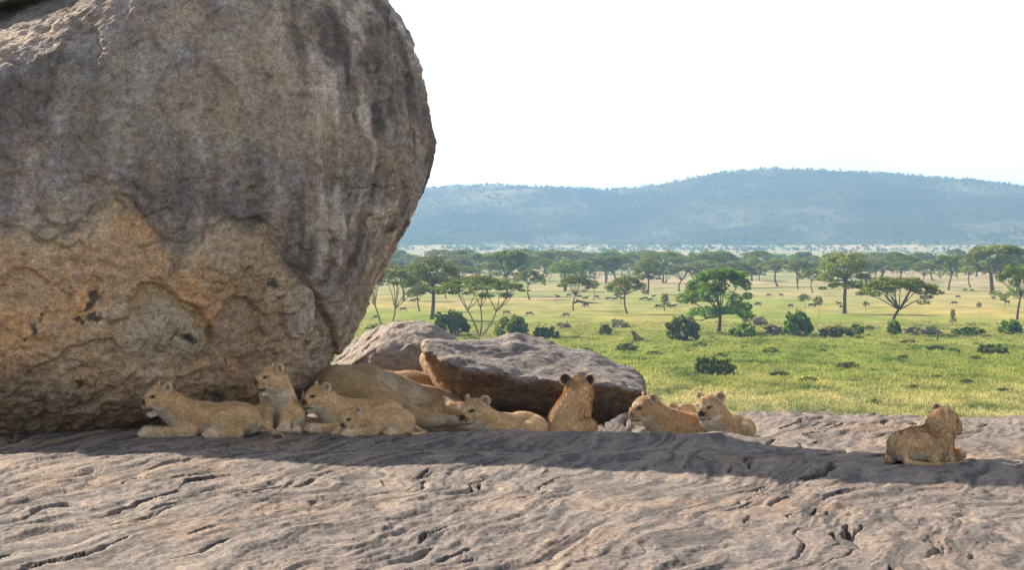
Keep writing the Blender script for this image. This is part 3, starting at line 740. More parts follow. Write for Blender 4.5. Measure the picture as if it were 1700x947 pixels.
KIND['sapling'] = [(make_tree(45, [(0, 0, 3 + i * 1.1, 2.3 - .2 * i, .8) for i in range(8)], 8, .22, per=40, leaf=.34, flat=.9, leafmat=M_DULL), 12, 2.4),
                   (make_tree(46, dome(46, 12, 4.6, 7, 12, .4), 7.4, .22, per=55, leaf=.36, flat=.9, leafmat=M_DULL), 12, 5.2)]
def plant(name, proto, px, py, hpx, wpx, label, cat, group=None, part_names=('trunk', 'crown'), rot=None):
    """stand a thing on the plain where its foot shows; its size follows from that distance"""
    y = 20.0 * FPX / (py - HOR)
    for _ in range(4):
        x = (px - 850) / FPX * y; z = float(land_z(np.array([x]), np.array([y]))[0]); y = (CAM_H - z) * FPX / (py - HOR)
    x = (px - 850) / FPX * y; m = y / FPX
    (a, b), h0, r0 = proto
    sz = hpx * m / h0; sx = wpx * m / (2 * r0)
    e = link(name, None, None, (x, y, z), (0, 0, random.uniform(-.5, .5) if rot is None else rot), (sx, sx, sz)); e.empty_display_size = 1
    for nm, me in zip(part_names, (a, b)): link(nm, me, e)
    return tag(e, label, cat, group)
_cnt = {}
def pick(kind):
    _cnt[kind] = _cnt.get(kind, -1) + 1; return KIND[kind][_cnt[kind] % len(KIND[kind])]
TREES = [  # foot px, foot py, height px, width px, kind, index, label
 (638, 553, 113, 138, 'vee', 1, 'sparse pale-limbed acacia forking low beside the giant boulder edge'),
 (716, 531, 108, 126, 'layered', 0, 'tall acacia with a single straight trunk behind the pale forked acacia'),
 (697, 517, 72, 62, 'umbrella', 1, 'slim acacia beside the straight-trunked tall acacia'),
 (797, 557, 99, 168, 'vee', 0, 'wide flat-topped acacia with many splayed pale stems behind the tilted slab'),
 (842, 492, 74, 92, 'dome', 1, 'rounded acacia behind the wide splayed acacia'),
 (952, 516, 60, 66, 'umbrella', 0, 'crooked acacia with a long low dead branch among the wildebeest'),
 (938, 484, 58, 78, 'layered', 1, 'two-tier acacia behind the crooked acacia'),
 (1042, 521, 65, 80, 'umbrella', 1, 'small neat umbrella acacia with a curved bare trunk'),
 (1075, 489, 63, 62, 'layered', 0, 'narrow tall acacia in three tiers'),
 (1006, 470, 43, 64, 'dome', 1, 'bright round acacia behind the neat umbrella acacia'),
 (1128, 484, 44, 72, 'umbrella', 0, 'flat acacia with a forked trunk beside the broad green dome tree'),
 (1193, 553, 108, 142, 'dome', 0, 'broad bright green dome-shaped tree with drooping lower skirts'),
 (1292, 476, 48, 84, 'umbrella', 1, 'grey umbrella acacia on several stems beyond the broad dome tree'),
 (1402, 521, 106, 120, 'layered', 0, 'tallest flat-topped acacia, with a lower second tier'),
 (1484, 555, 97, 160, 'umbrella', 0, 'leaning umbrella acacia with widely forking limbs and a shrub at its foot'),
 (1359, 529, 36, 22, 'sapling', 1, 'small ball-headed sapling on a thin bare stem'),
 (1335, 515, 26, 26, 'sapling', 1, 'small vase-shaped sapling beside the ball-headed sapling'),
 (1437, 518, 17, 14, 'sapling', 1, 'tiny sapling between the tallest acacia and the leaning acacia'),
 (1104, 516, 30, 24, 'sapling', 0, 'dark cone-shaped sapling near the neat umbrella acacia'),
 (1582, 541, 29, 16, 'sapling', 0, 'narrow spindle-shaped sapling beyond the leaning acacia'),
 (1688, 531, 88, 92, 'dome', 2, 'bright green round tree with a bent bare trunk'),
 (1648, 487, 78, 148, 'dome', 1, 'large dark domed acacia crowding the edge of the grove'),
 (1574, 482, 58, 74, 'dome', 2, 'fresh green acacia under the large dark domed acacia'),
 (1030, 505, 24, 26, 'sapling', 1, 'low bushy tree among the wildebeest by the umbrella acacia'),
 (985, 500, 34, 30, 'sapling', 1, 'small leafy tree beside the wildebeest herd'),
 (1667, 513, 24, 16, 'sapling', 1, 'thin sapling before the large dark domed acacia'),
 (1626, 521, 18, 12, 'sapling', 1, 'slight twiggy sapling on the open dry grass'),
]
for t in TREES:
    plant('acacia_tree' if t[4] != 'sapling' else 'sapling', KIND[t[4]][t[5]], t[0], t[1], t[2], t[3], t[6], 'tree', 'trees standing on the plain')
g_ = random.Random(5)
MIDT = [(762, 486, 46, 80), (880, 498, 52, 62), (905, 474, 44, 58), (965, 472, 40, 50), (1172, 472, 40, 74), (1222, 478, 44, 84), (1325, 480, 50, 58), (1350, 486, 40, 52), (1462, 470, 38, 66), (1500, 472, 40, 74),
        (1532, 476, 42, 54), (1612, 478, 44, 60), (670, 500, 58, 74), (740, 496, 50, 52), (1100, 470, 34, 60), (1050, 466, 30, 52), (1250, 466, 36, 60), (1380, 474, 40, 60), (1430, 474, 42, 50), (1550, 466, 32, 70), (1690, 478, 40, 60), (812, 476, 40, 60)]
for k in range(165):
    py = 447 + 24 * g_.random() ** 1.3; px = g_.uniform(560, 1990); y = 20 * FPX / (py - HOR); h = g_.uniform(9, 15) * FPX / y
    MIDT.append((px, py, h, h * g_.uniform(1.0, 1.9)))
for (px, py, h, w) in MIDT:
    kd = g_.choice(['umbrella', 'umbrella', 'layered', 'dome', 'umbrella', 'vee'])
    plant('acacia_tree', pick(kd), px, py, h, w, {'umbrella': 'flat-topped umbrella acacia in the hazy woodland across the plain', 'layered': 'tiered acacia in the hazy woodland across the plain', 'dome': 'round-crowned acacia in the hazy woodland across the plain', 'vee': 'open acacia with splayed pale stems in the hazy woodland'}[kd], 'tree', kd + ' acacias of the hazy woodland')

# ---- shrubs
def make_bush(seed, n, rx, hz, leafmat, per=34, leaf=.13, spiky=.25):
    q = random.Random(seed); cl = []
    for i in range(n):
        a = q.uniform(0, 6.283); u = q.random(); r = rx * .92 * math.sqrt(q.random()); cl.append((math.cos(a) * r, math.sin(a) * r, hz * (.08 + .80 * u ** .6) * math.sqrt(1 - .9 * (r / rx) ** 2) * q.uniform(.85, 1 + spiky), rx * q.uniform(.10, .2), hz * q.uniform(.07, .15)))
    V = []; F = []
    for c in cl[::2]:
        e = Vector(c[:3]); tube(V, F, [(e.x * .15, e.y * .15, -.1), (e.x * .5, e.y * .5, e.z * .45), tuple(e)], [.05, .035, .012], 4)
    st = mesh_np('stems', V, F, None, True, [M_BARK])
    C = np.array([c[:3] for c in cl]); Rr = np.array([(c[3], c[3], c[4]) for c in cl]); cv, cf, nn = card_cloud(C, Rr, per, leaf, seed, 1.0)
    g = np.random.default_rng(seed); tone = np.repeat(g.uniform(.7, 1.25, len(cl)), per * 4) * np.repeat(g.uniform(.8, 1.2, nn), 4)
    return (st, mesh_np('foliage', cv, cf, np.repeat(tone[:, None], 3, 1), False, [leafmat]))
BUSH = {'green': (make_bush(51, 70, 2.0, 2.6, M_LEAF_G), 2.6, 2.0), 'grey': (make_bush(52, 64, 2.2, 2.0, M_DULL), 2.0, 2.2), 'dark': (make_bush(53, 60, 2.4, 1.7, M_LEAF), 1.7, 2.4), 'dead': (make_bush(54, 26, 2.6, 1.0, M_DEAD, 50, .12), 1.0, 2.6), 'spread': (make_bush(55, 50, 2.6, 1.1, M_LEAF_G), 1.1, 2.6)}
for (px, py, h, w, kd, lab) in [
 (748, 557, 42, 64, 'green', 'round bright green shrub above the domed boulder'), (851, 563, 40, 58, 'green', 'round green shrub behind the middle of the tilted slab'),
 (905, 562, 20, 46, 'dark', 'low dark shrub just past the slab top'), (1135, 566, 42, 62, 'grey', 'grey-green bushy shrub at the foot of the broad dome tree'),
 (1325, 560, 46, 50, 'green', 'upright green shrub standing alone before the tallest acacia'), (1251, 541, 17, 54, 'dead', 'grey leafless brush heap beside the broad dome tree'),
 (1172, 624, 34, 48, 'dark', 'dark bush alone in the bright grass, its taller half'), (1200, 624, 30, 46, 'dark', 'dark bush alone in the bright grass, its lower half'),
 (1005, 557, 20, 24, 'dark', 'small dark shrub by the fallen snag'), (1388, 560, 20, 60, 'grey', 'straggling grey shrub beside the upright green shrub'), (1420, 557, 18, 34, 'spread', 'low green shrub between the tallest acacia and the leaning acacia'),
 (1484, 557, 26, 26, 'green', 'shrub growing against the leaning acacia trunk'), (1678, 556, 26, 42, 'green', 'green shrub under the bent-trunk tree'), (1645, 588, 18, 56, 'dark', 'wide dark shrub in the grass below the spindle sapling'),
 (1040, 584, 16, 40, 'dark', 'flat dark scrub patch before the fallen snag'), (1235, 560, 22, 50, 'spread', 'bright low scrub at the foot of the broad dome tree'), (1290, 555, 14, 60, 'dead', 'thin grey brush near the upright green shrub'),
 (1030, 545, 10, 40, 'dead', 'thin flat brush line on the dry grass'), (1024, 538, 8, 26, 'dead', 'tiny grey brush heap on the dry grass'), (935, 545, 9, 30, 'dead', 'small brown brush heap near the zebra'), (1530, 556, 12, 80, 'dead', 'long low brush line past the leaning acacia'), (1610, 556, 12, 60, 'spread', 'low scrub by the short stump')]:
    plant('shrub', BUSH[kd], px, py, h, w, lab, 'shrub', 'shrubs on the plain', ('stems', 'foliage'))
for k in range(80):
    py = g_.choice([g_.uniform(570, 680), g_.uniform(545, 600)]); px = g_.uniform(600, 1850); w = g_.uniform(14, 46) * (py - 400) / 220
    kd = g_.choice(['spread', 'dark', 'spread', 'grey'])
    plant('shrub', BUSH[kd], px, py, w * g_.uniform(.16, .34), w, 'low %s clump of scrub scattered through the grass' % {'spread': 'bright green', 'dark': 'dark green', 'grey': 'grey-green'}[kd], 'shrub', kd + ' scrub clumps in the grass', ('stems', 'foliage'))

# ---- grazing animals (each ten pixels or so)
def grazer_mesh(name, mat, colfn, head_down, horns, seed):
    legs = [(.55, .16), (.48, -.16), (-.62, .17), (-.55, -.17)]
    def fn(P):
        d = d_cap(P, (-.62, 0, .98), .27, (.0, 0, .93), .30); d = smin(d, d_cap(P, (0, 0, .93), .30, (.55, 0, 1.02), .31), .1)
        hp = (1.15, 0, .62) if head_down else (1.05, 0, 1.42); hn = (1.42, 0, .22) if head_down else (1.42, 0, 1.22)
        d = smin(d, d_cap(P, (.6, 0, 1.1), .24, hp, .14), .1); d = smin(d, d_cap(P, hp, .14, hn, .075), .04)
        for i, (lx, ly) in enumerate(legs):
            f = -1 if lx < 0 else 1
            d = smin(d, d_cap(P, (lx, ly, .85), .14, (lx + .05 * f, ly, .45), .065), .06); d = smin(d, d_cap(P, (lx + .05 * f, ly, .45), .065, (lx + .03 * (i % 2 * 2 - 1), ly, .0), .05), .02)
        d = smin(d, d_cap(P, (-.88, 0, 1.05), .05, (-.98, 0, .5), .045), .03)
        for s in (-1, 1):
            if horns:
                b = np.array(hp) + (0, .1 * s, .12); d = smin(d, d_cap(P, b, .045, b + (0.02, .2 * s, .02), .04), .02); d = smin(d, d_cap(P, b + (.02, .2 * s, .02), .04, b + (.0, .22 * s, .2), .02), .02)
            else: d = smin(d, d_cap(P, np.array(hp) + (-.05, .08 * s, .1), .04, np.array(hp) + (-.1, .12 * s, .24), .03), .02)
        return d
    V, F = surface_nets(fn, (-1.1, -.5, -.05), (1.6, .5, 1.9), .05)
    return mesh_np(name, V, F, colfn(V), True, [mat])
mA, ntA = new_mat('animal_coat'); _o = N(ntA, 'ShaderNodeOutputMaterial'); _b = N(ntA, 'ShaderNodeBsdfPrincipled', i_Roughness=.8); _a = N(ntA, 'ShaderNodeAttribute', attribute_name='Col'); ntA.links.new(_a.outputs['Color'], _b.inputs['Base Color']); ntA.links.new(_b.outputs[0], _o.inputs['Surface'])
def gnu_col(V): 
    c = np.full((len(V), 3), (.075, .062, .055)); c[V[:, 0] > 1.1] = (.02, .018, .018); c[(V[:, 2] < .55)] = (.05, .04, .035); c[V[:, 0] < -.9] = (.02, .018, .018); return c
def zebra_col(V):
    s = np.sin(V[:, 0] * 26 + 1.2 * V[:, 2]); c = np.where((s > .1)[:, None], (.42, .40, .37), (.04, .035, .035)); c[V[:, 2] < .15] = (.04, .035, .035); return c
G_UP = grazer_mesh('wildebeest', mA, gnu_col, False, True, 1); G_DN = grazer_mesh('wildebeest_grazing', mA, gnu_col, True, True, 2); Z_UP = grazer_mesh('zebra', mA, zebra_col, True, False, 3)
def stand(name, me, px, py, lab, cat, group, yaw, s=1.0):
    y = 20.0 * FPX / (py - HOR); x = (px - 850) / FPX * y; z = float(land_z(np.array([x]), np.array([y]))[0]); y = (CAM_H - z) * FPX / (py - HOR); x = (px - 850) / FPX * y
    return tag(link(name, me, None, (x, y, z), (0, 0, yaw), (s, s, s)), lab, cat, group)
for (px, py, yaw) in [(625, 532, 3.3), (668, 518, .2), (840, 524, .1), (940, 528, 3.0), (878, 526, .2)]:
    stand('zebra', Z_UP, px, py, 'zebra grazing on the open grass before the wildebeest', 'zebra', 'zebras grazing', yaw, 1.0)
for k, (px, py) in enumerate([(926, 496), (945, 493), (961, 496), (972, 499), (990, 496), (1010, 499), (1020, 500), (1033, 499), (1027, 497), (1065, 500), (1071, 499), (1080, 501), (1085, 495), (973, 511), (1093, 513), (1117, 513), (1259, 509), (1277, 493), (1297, 493), (1313, 511), (1347, 511), (1393, 508), (1398, 514), (1603, 484), (1613, 485), (1585, 507), (1590, 496), (1672, 506), (685, 503), (692, 501), (1650, 498)]):
    stand('wildebeest', G_DN if k % 3 else G_UP, px, py, 'dark wildebeest grazing head down among the acacias' if k % 3 else 'dark wildebeest with head raised among the acacias', 'wildebeest', 'grazing wildebeest' if k % 3 else 'alert wildebeest', g_.choice([0, 3.14]) + g_.uniform(-.5, .5), g_.uniform(.8, 1.0))
# ---- fallen snag, low dead branch, stump
def wood(name, px, py, strokes, lab):
    y = 20.0 * FPX / (py - HOR); x = (px - 850) / FPX * y; z = float(land_z(np.array([x]), np.array([y]))[0]); m = y / FPX
    V = []; F = []
    for pts, r0, r1 in strokes:
        P = [Vector(((a - px) * m, dy, (py - b) * m)) for a, b, dy in pts]; tube(V, F, P, list(np.linspace(r0, r1, len(P))), 6)
    tag(link(name, mesh_np(name, V, F, None, True, [M_BARK]), None, (x, y, z)), lab, 'dead wood')
wood('fallen_snag', 1055, 566, [([(1049, 549, 0), (1053, 556, .2), (1057, 566, .3)], .28, .2), ([(1052, 550, 0), (1060, 557, .2), (1067, 564, .8)], .2, .1), ([(1053, 556, 0), (1050, 568, -.6)], .16, .08)], 'dark broken snag leaning in the grass')
wood('tree_stump', 1556, 567, [([(1556, 569, 0), (1557, 560, 0), (1556, 551, .1)], .22, .17), ([(1556, 561, 0), (1559, 556, .2)], .1, .05)], 'short dark upright stump beyond the leaning acacia')
wood('fallen_branch', 960, 505, [([(956, 500, 0), (975, 504, .5), (1000, 506, .6), (1012, 507, .2)], .5, .2), ([(958, 501, 0), (948, 507, .3)], .5, .35)], 'long dead branch lying from the crooked acacia')

# ---- a bird crossing before the hills
def bird():
    V = [(-.5, .05, .12), (-.25, -.06, .03), (0, -.08, 0), (.25, -.06, .03), (.5, .05, .12), (.25, .10, .03), (0, .12, 0), (-.25, .10, .03), (0, -.25, -.01), (.05, -.3, -.02), (-.05, -.3, -.02), (0, .0, .06), (0, 0, -.08), (0, .3, .0)]
    F = [(0, 1, 7), (1, 2, 6), (1, 6, 7), (2, 3, 6), (3, 5, 6), (3, 4, 5), (2, 9, 10), (2, 6, 11), (2, 12, 6), (6, 13, 11), (6, 12, 13), (2, 11, 9), (2, 10, 12)]
    p = at_y(907, 377, 900); tag(link('bird', mesh_np('bird', np.array(V), np.array(F), np.full((len(V), 3), .03), False, [mA]), None, p, (0, .2, .6), (1.1, 1.1, 1.6)), 'small dark bird flying before the blue hills', 'bird')
bird()
# ================================================================== lions
mL, ntL = new_mat('lion_coat')
def _coat():
    L = ntL.links.new; out = N(ntL, 'ShaderNodeOutputMaterial'); b = N(ntL, 'ShaderNodeBsdfPrincipled', i_Roughness=.75); b.inputs['Specular IOR Level'].default_value = .2
    b.inputs['Sheen Weight'].default_value = .25; b.inputs['Sheen Roughness'].default_value = .5
    at = N(ntL, 'ShaderNodeAttribute', attribute_name='Col'); tc = N(ntL, 'ShaderNodeTexCoord')
    v = ramp(ntL, noise(ntL, tc.outputs['Object'], 42, 4, .75), [(.32, (.72, .69, .64)), (.5, (1, 1, 1)), (.68, (1.22, 1.21, 1.2))])
    v2 = ramp(ntL, noise(ntL, tc.outputs['Object'], 11, 3, .6), [(.33, (.86, .82, .76)), (.5, (1, 1, 1)), (.68, (1.1, 1.1, 1.1))])
    c = mixc(ntL, .8, at.outputs['Color'], v, 'MULTIPLY'); c = mixc(ntL, .8, c, v2, 'MULTIPLY'); L(c, b.inputs['Base Color'])
    bp = N(ntL, 'ShaderNodeBump', i_Strength=.5, i_Distance=.006); L(noise(ntL, tc.outputs['Object'], 120, 3, .7), bp.inputs['Height']); L(bp.outputs['Normal'], b.inputs['Normal'])
    L(b.outputs[0], out.inputs['Surface'])
_coat()
mE, ntE = new_mat('lion_eye'); _o = N(ntE, 'ShaderNodeOutputMaterial'); _b = N(ntE, 'ShaderNodeBsdfPrincipled', i_Roughness=.12); _b.inputs['Base Color'].default_value = (.03, .018, .008, 1); ntE.links.new(_b.outputs[0], _o.inputs['Surface'])
def ball(r, name, mat):
    V = []; F = []; a, b = 6, 8
    for i in range(a + 1):
        for j in range(b): V.append((r * math.sin(math.pi * i / a) * math.cos(2 * math.pi * j / b), r * math.sin(math.pi * i / a) * math.sin(2 * math.pi * j / b), r * math.cos(math.pi * i / a)))
    for i in range(a):
        for j in range(b): F.append((i * b + j, (i + 1) * b + j, (i + 1) * b + (j + 1) % b, i * b + (j + 1) % b))
    return mesh_np(name, np.array(V), np.array(F), None, True, [mat])
EYE = ball(.0105, 'eye', mE)
TAWNY = np.array((.70, .46, .235)); PALE = np.array((.82, .73, .59)); DARK = np.array((.20, .115, .055)); BLACK = np.array((.018, .015, .013)); RUFOUS = np.array((.38, .205, .085))

def rotm(yaw, pitch, roll=0):
    return np.array(Matrix.Rotation(R(yaw), 3, 'Z') @ Matrix.Rotation(R(-pitch), 3, 'Y') @ Matrix.Rotation(R(roll), 3, 'X'), np.float32)

def build_lion(J, h=.008, fur_n=24000, seed=0, tone=1.0, spots=.5, nape=0.0, belly=None):
    """J: torso [(p,r)...], legs [[(p,r)...]...], tail [(p,r)...], head (pos, M, s, mouth).  returns body mesh, fur mesh, eye positions"""
    torso, legs, tail = J['torso'], J['legs'], J['tail']; hp, M, hs, mouth = J['head']; hp = np.array(hp, np.float32)
    extra = J.get('extra', [])
    def H(P): return ((P - hp) @ M) / hs * np.array((1.13, .96, 1.0), np.float32)     # head space, nose along +x
    def d_head(Q, parts=False):
        skull = d_ell(Q, (-.012, 0, .008), (.096, .086, .080))
        d = smin(skull, d_cap(Q, (.03, 0, .036), .042, (.098, 0, .004), .030), .03)      # bridge of the nose
        d = smin(d, d_cap(Q, (.040, 0, -.028), .056, (.094, 0, -.032), .046), .03)         # muzzle
        for s in (-1, 1):
            d = smin(d, d_ell(Q, (.096, .022 * s, -.038), (.036, .028, .027)), .012)          # whisker pads
            d = smin(d, d_ell(Q, (.008, .052 * s, -.034), (.060, .040, .048)), .03)         # cheeks
            d = smin(d, d_ell(Q, (.052, .040 * s, .040), (.030, .022, .014)), .015)          # brow
            d = smax(d, -d_ell(Q, (.082, .043 * s, .020), (.022, .015, .012)), .012)         # eye hollow
        jd = -.030 * mouth
        d = smin(d, d_cap(Q, (.02, 0, -.062), .038, (.090 - .012 * mouth, 0, -.070 + jd), .027), .014 if mouth else .02)
        if mouth: d = smax(d, -d_ell(Q, (.108, 0, -.068 + jd * .25), (.044, .026, .013 + .007 * mouth)), .008)
        return d
    ears = []
    for s in (-1, 1):
        em = rotm(30 * s, 8, -34 * s); ears.append((np.array((-.028, .078 * s, .062), np.float32), em))
    def d_ears(Q):
        d = None
        for c, em in ears:
            q = (Q - c) @ em
            e = d_ell(q, (0, 0, .012), (.015, .039, .042)); e = smax(e, -d_ell(q, (.020, 0, .014), (.016, .032, .036)), .010)
            d = e if d is None else np.minimum(d, e)
        return d
    def chain(P, pts, k):
        d = None
        for (a, ra), (b, rb) in zip(pts[:-1], pts[1:]):
            e = d_cap(P, a, ra, b, rb); d = e if d is None else smin(d, e, k)
        return d
    def fn(P):
        d = chain(P, torso, .07)
        for c, r, k in extra: d = smin(d, d_ell(P, c, r), k)
        for lg in legs:
            e = chain(P, lg, .02)
            a = np.array(lg[-1][0], np.float32); b = np.array(lg[-2][0], np.float32); u = (a - b); u[2] *= .2; u /= np.linalg.norm(u) + 1e-6; w = np.array((-u[1], u[0], 0)); r = lg[-1][1]
            for t in (-1.05, -.36, .36, 1.05):         # toes
                e = smin(e, d_ell(P, a + u * r * .72 + w * t * r * .62 - np.array((0, 0, r * .15)), (r * .56, r * .56, r * .52)), .006)
            d = smin(d, e, .020)
        if tail: d = smin(d, chain(P, tail, .01), .02)
        Q = H(P); near = np.linalg.norm(Q, axis=1) < .30
        if near.any():
            dh = smin(d_head(Q[near]), d_ears(Q[near]), .012) * hs
            d[near] = smin(d[near], dh, .022)
        return d
    pts = [np.array(p) for p, r in torso] + [np.array(p) for lg in legs for p, r in lg] + [np.array(p) for p, r in tail] + [hp] + [np.array(e[0]) for e in extra]
    pts = np.array(pts); pad = max(r for p, r in torso) + .02
    lo, hi = pts.min(0) - pad, pts.max(0) + pad; hi = np.maximum(hi, hp + .17 * hs); lo = np.minimum(lo, hp - .17 * hs)
    V, F = surface_nets(fn, lo, hi, h)
    n = normals_of(V, F)
    # ---- coat colours
    g = np.random.default_rng(seed)
    c = np.tile(TAWNY, (len(V), 1)) * tone
    def lay(f, col):
        f = np.clip(f, 0, 1)[:, None]; c[:] = c * (1 - f) + np.asarray(col) * f
    dt = chain(V, torso, .05); lay(.5 * sst(.05, .0, dt) * sst(.3, .9, n[:, 2]), RUFOUS * 1.15 * tone)          # darker back
    lay(.85 * sst(-.05, -.6, n[:, 2]), PALE * tone); lay(.7 * sst(.35, .8, n[:, 0]) * sst(.06, .0, dt), PALE * tone)                                                           # pale below
    if belly is not None: lay(.85 * sst(.2, .75, n @ np.array(belly)), PALE * tone)
    sp = n3(V * 26 + seed); lay(spots * .55 * sst(.30, .5, sp), DARK * tone)
    lay(.28 * sst(.0, .5, n3(V * 7 + 3 * seed)), RUFOUS * tone); lay(.12 * sst(.1, .6, -n3(V * 6 + seed)), PALE * tone)
    for lg in legs:
        a = np.array(lg[-1][0]); rr = np.linalg.norm(V - a, axis=1); lay(.5 * sst(lg[-1][1] * 2.2, lg[-1][1] * .9, rr), PALE * tone)
        u = np.array(lg[-1][0]) - np.array(lg[-2][0]); u[2] = 0; u /= np.linalg.norm(u) + 1e-6; q = V - a
        tip = (q @ u) / lg[-1][1]; lay(.75 * sst(.95, 1.2, tip) * sst(1.9, 1.4, rr / lg[-1][1]) * sst(.1, -.4, n[:, 2]), BLACK * 3)
        w = np.array((-u[1], u[0], 0)); gap = np.abs(np.mod((q @ w) / lg[-1][1] / .45 + .5, 1) - .5); lay(.5 * sst(.1, .0, gap) * sst(.35, .7, tip) * sst(1.9, 1.4, rr / lg[-1][1]), DARK * .5)
    if tail:
        e = np.array(tail[-1][0]); lay(.85 * sst(.075, .045, np.linalg.norm(V - e, axis=1)), DARK * .4)
    Q = H(V); rq = np.linalg.norm(Q, axis=1); dh = d_head(Q); de = d_ears(Q); onh = (dh < .02) & (rq < .2) & (dh < de + .004); hd = onh.astype(float)
    qx, qy, qz = Q.T; ay = np.abs(qy)
    lay(hd * .35, TAWNY * tone * np.array((1.0, .95, .85)))
    lay(hd * .85 * sst(-.034, -.058, qz) * sst(.0, .06, qx), PALE * 1.15)                       # muzzle, chin
    lay(hd * .6 * sst(.018, .0, np.abs(ay - .02) - .012) * sst(.05, .07, qx) * sst(.062, .045, qz) * sst(.02, .03, qz), PALE)   # pale brow marks
    lay(hd * .35 * sst(.02, .005, ay) * sst(.02, .06, qx) * sst(-.01, .01, qz), RUFOUS * tone)     # bridge
    lay(hd * .6 * sst(.02, .06, qz) * sst(.06, -.02, qx), RUFOUS * tone * .8); lay(hd * .45 * sst(.1, .5, n3(Q * 30)) * sst(.0, .04, qz), DARK * tone)                      # crown
    ee = np.sqrt(((qx - .074) / 1.2) ** 2 + ((ay - .042) / 1.0) ** 2 + ((qz - .021) / .55) ** 2); lay(hd * .92 * sst(.026, .017, ee), BLACK)
    lay(hd * .6 * sst(.016, .006, np.abs(qz - .012 + (qx - .085) * .9)) * sst(.01, .004, np.abs(ay - .031)) * sst(.07, .08, qx), BLACK)   # tear line
    ns = np.sqrt(((qx - .136) / 1.0) ** 2 + (qy / 1.2) ** 2 + ((qz + .014) / .85) ** 2); lay(hd * sst(.030, .021, ns), (.05, .03, .028))
    jd = -.030 * mouth
    mo = np.abs(qz + .058 - .25 * jd) ; lay(hd * .85 * sst(.010 + .01 * mouth, .003 + .007 * mouth, mo) * sst(.07, .088, qx) * sst(.06, .045, ay), BLACK * 1.2)
    wd = np.abs(np.mod(qz * 90, 1) - .5); lay(hd * .4 * sst(.12, .25, wd) * sst(.085, .1, qx) * sst(-.02, -.03, qz) * sst(-.055, -.045, qz), DARK * .7)
    for (ec, em) in ears:
        q = (Q - ec) @ em; one = (de < .012) & (de < dh) & (np.linalg.norm(q, axis=1) < .07) & (rq < .25)
        back = sst(.003, -.003, q[:, 0]) * one; rr = np.sqrt((q[:, 1] / .037) ** 2 + ((q[:, 2] - .012) / .044) ** 2)
        lay(one * .3, PALE * tone * .8); lay(back * sst(1.0, .80, rr) * .96, BLACK); lay(one * (1 - back) * sst(.75, .30, rr) * .6, DARK * .8); lay(one * (1 - back) * sst(-.2, .6, -q[:, 2] / .03) * .5, PALE)
    if nape:
        lay(nape * sst(.035, .015, np.abs(V[:, 1])) * sst(.4, .7, n[:, 2] - n[:, 0]) * sst(.02, .0, dt), DARK * 1.0)
    body = mesh_np('body', V, F, c, True, [mL])
    # ---- short fur, laid back along the body
    ed = V[F]; area = np.linalg.norm(np.cross(ed[:, 1] - ed[:, 0], ed[:, 3] - ed[:, 0]), axis=1)
    fi = g.choice(len(F), fur_n, p=area / area.sum()); u, v = g.uniform(size=(2, fur_n, 1))
    A = ed[fi]; base = (A[:, 0] * (1 - u) + A[:, 1] * u) * (1 - v) + (A[:, 3] * (1 - u) + A[:, 2] * u) * v
    vi = F[fi, 0]; nn = n[vi]; lay_dir = np.tile(np.array((-1.0, 0, -.35)), (fur_n, 1)); hm = rq[vi] < .2
    lay_dir[hm] = -M[:, 0]
    lay_dir = lay_dir + g.normal(scale=.35, size=(fur_n, 3)); lay_dir -= nn * (lay_dir * nn).sum(1, keepdims=True); lay_dir /= np.linalg.norm(lay_dir, axis=1, keepdims=True) + 1e-6
    ln = g.uniform(.014, .030, (fur_n, 1)); ln[(de[vi] < .02)] *= .7; dark_ = c[vi].sum(1) < .2; ln[dark_] *= .45
    tip = base + (lay_dir * .86 + nn * .42) * ln; sd = np.cross(nn, lay_dir); w = g.uniform(.0018, .0036, (fur_n, 1))
    FV = np.stack([base - sd * w, base + sd * w, tip], 1).reshape(-1, 3); FC = np.repeat(c[vi] * g.uniform(.62, 1.32, (fur_n, 1)), 3, 0)
    fur = mesh_np('fur', FV, np.arange(3 * fur_n).reshape(-1, 3), FC, False, [mL])
    eyes = [hp + (M @ np.array((.073 / 1.13, .042 * s / .96, .021))) * hs for s in (-1, 1)]
    return body, fur, eyes

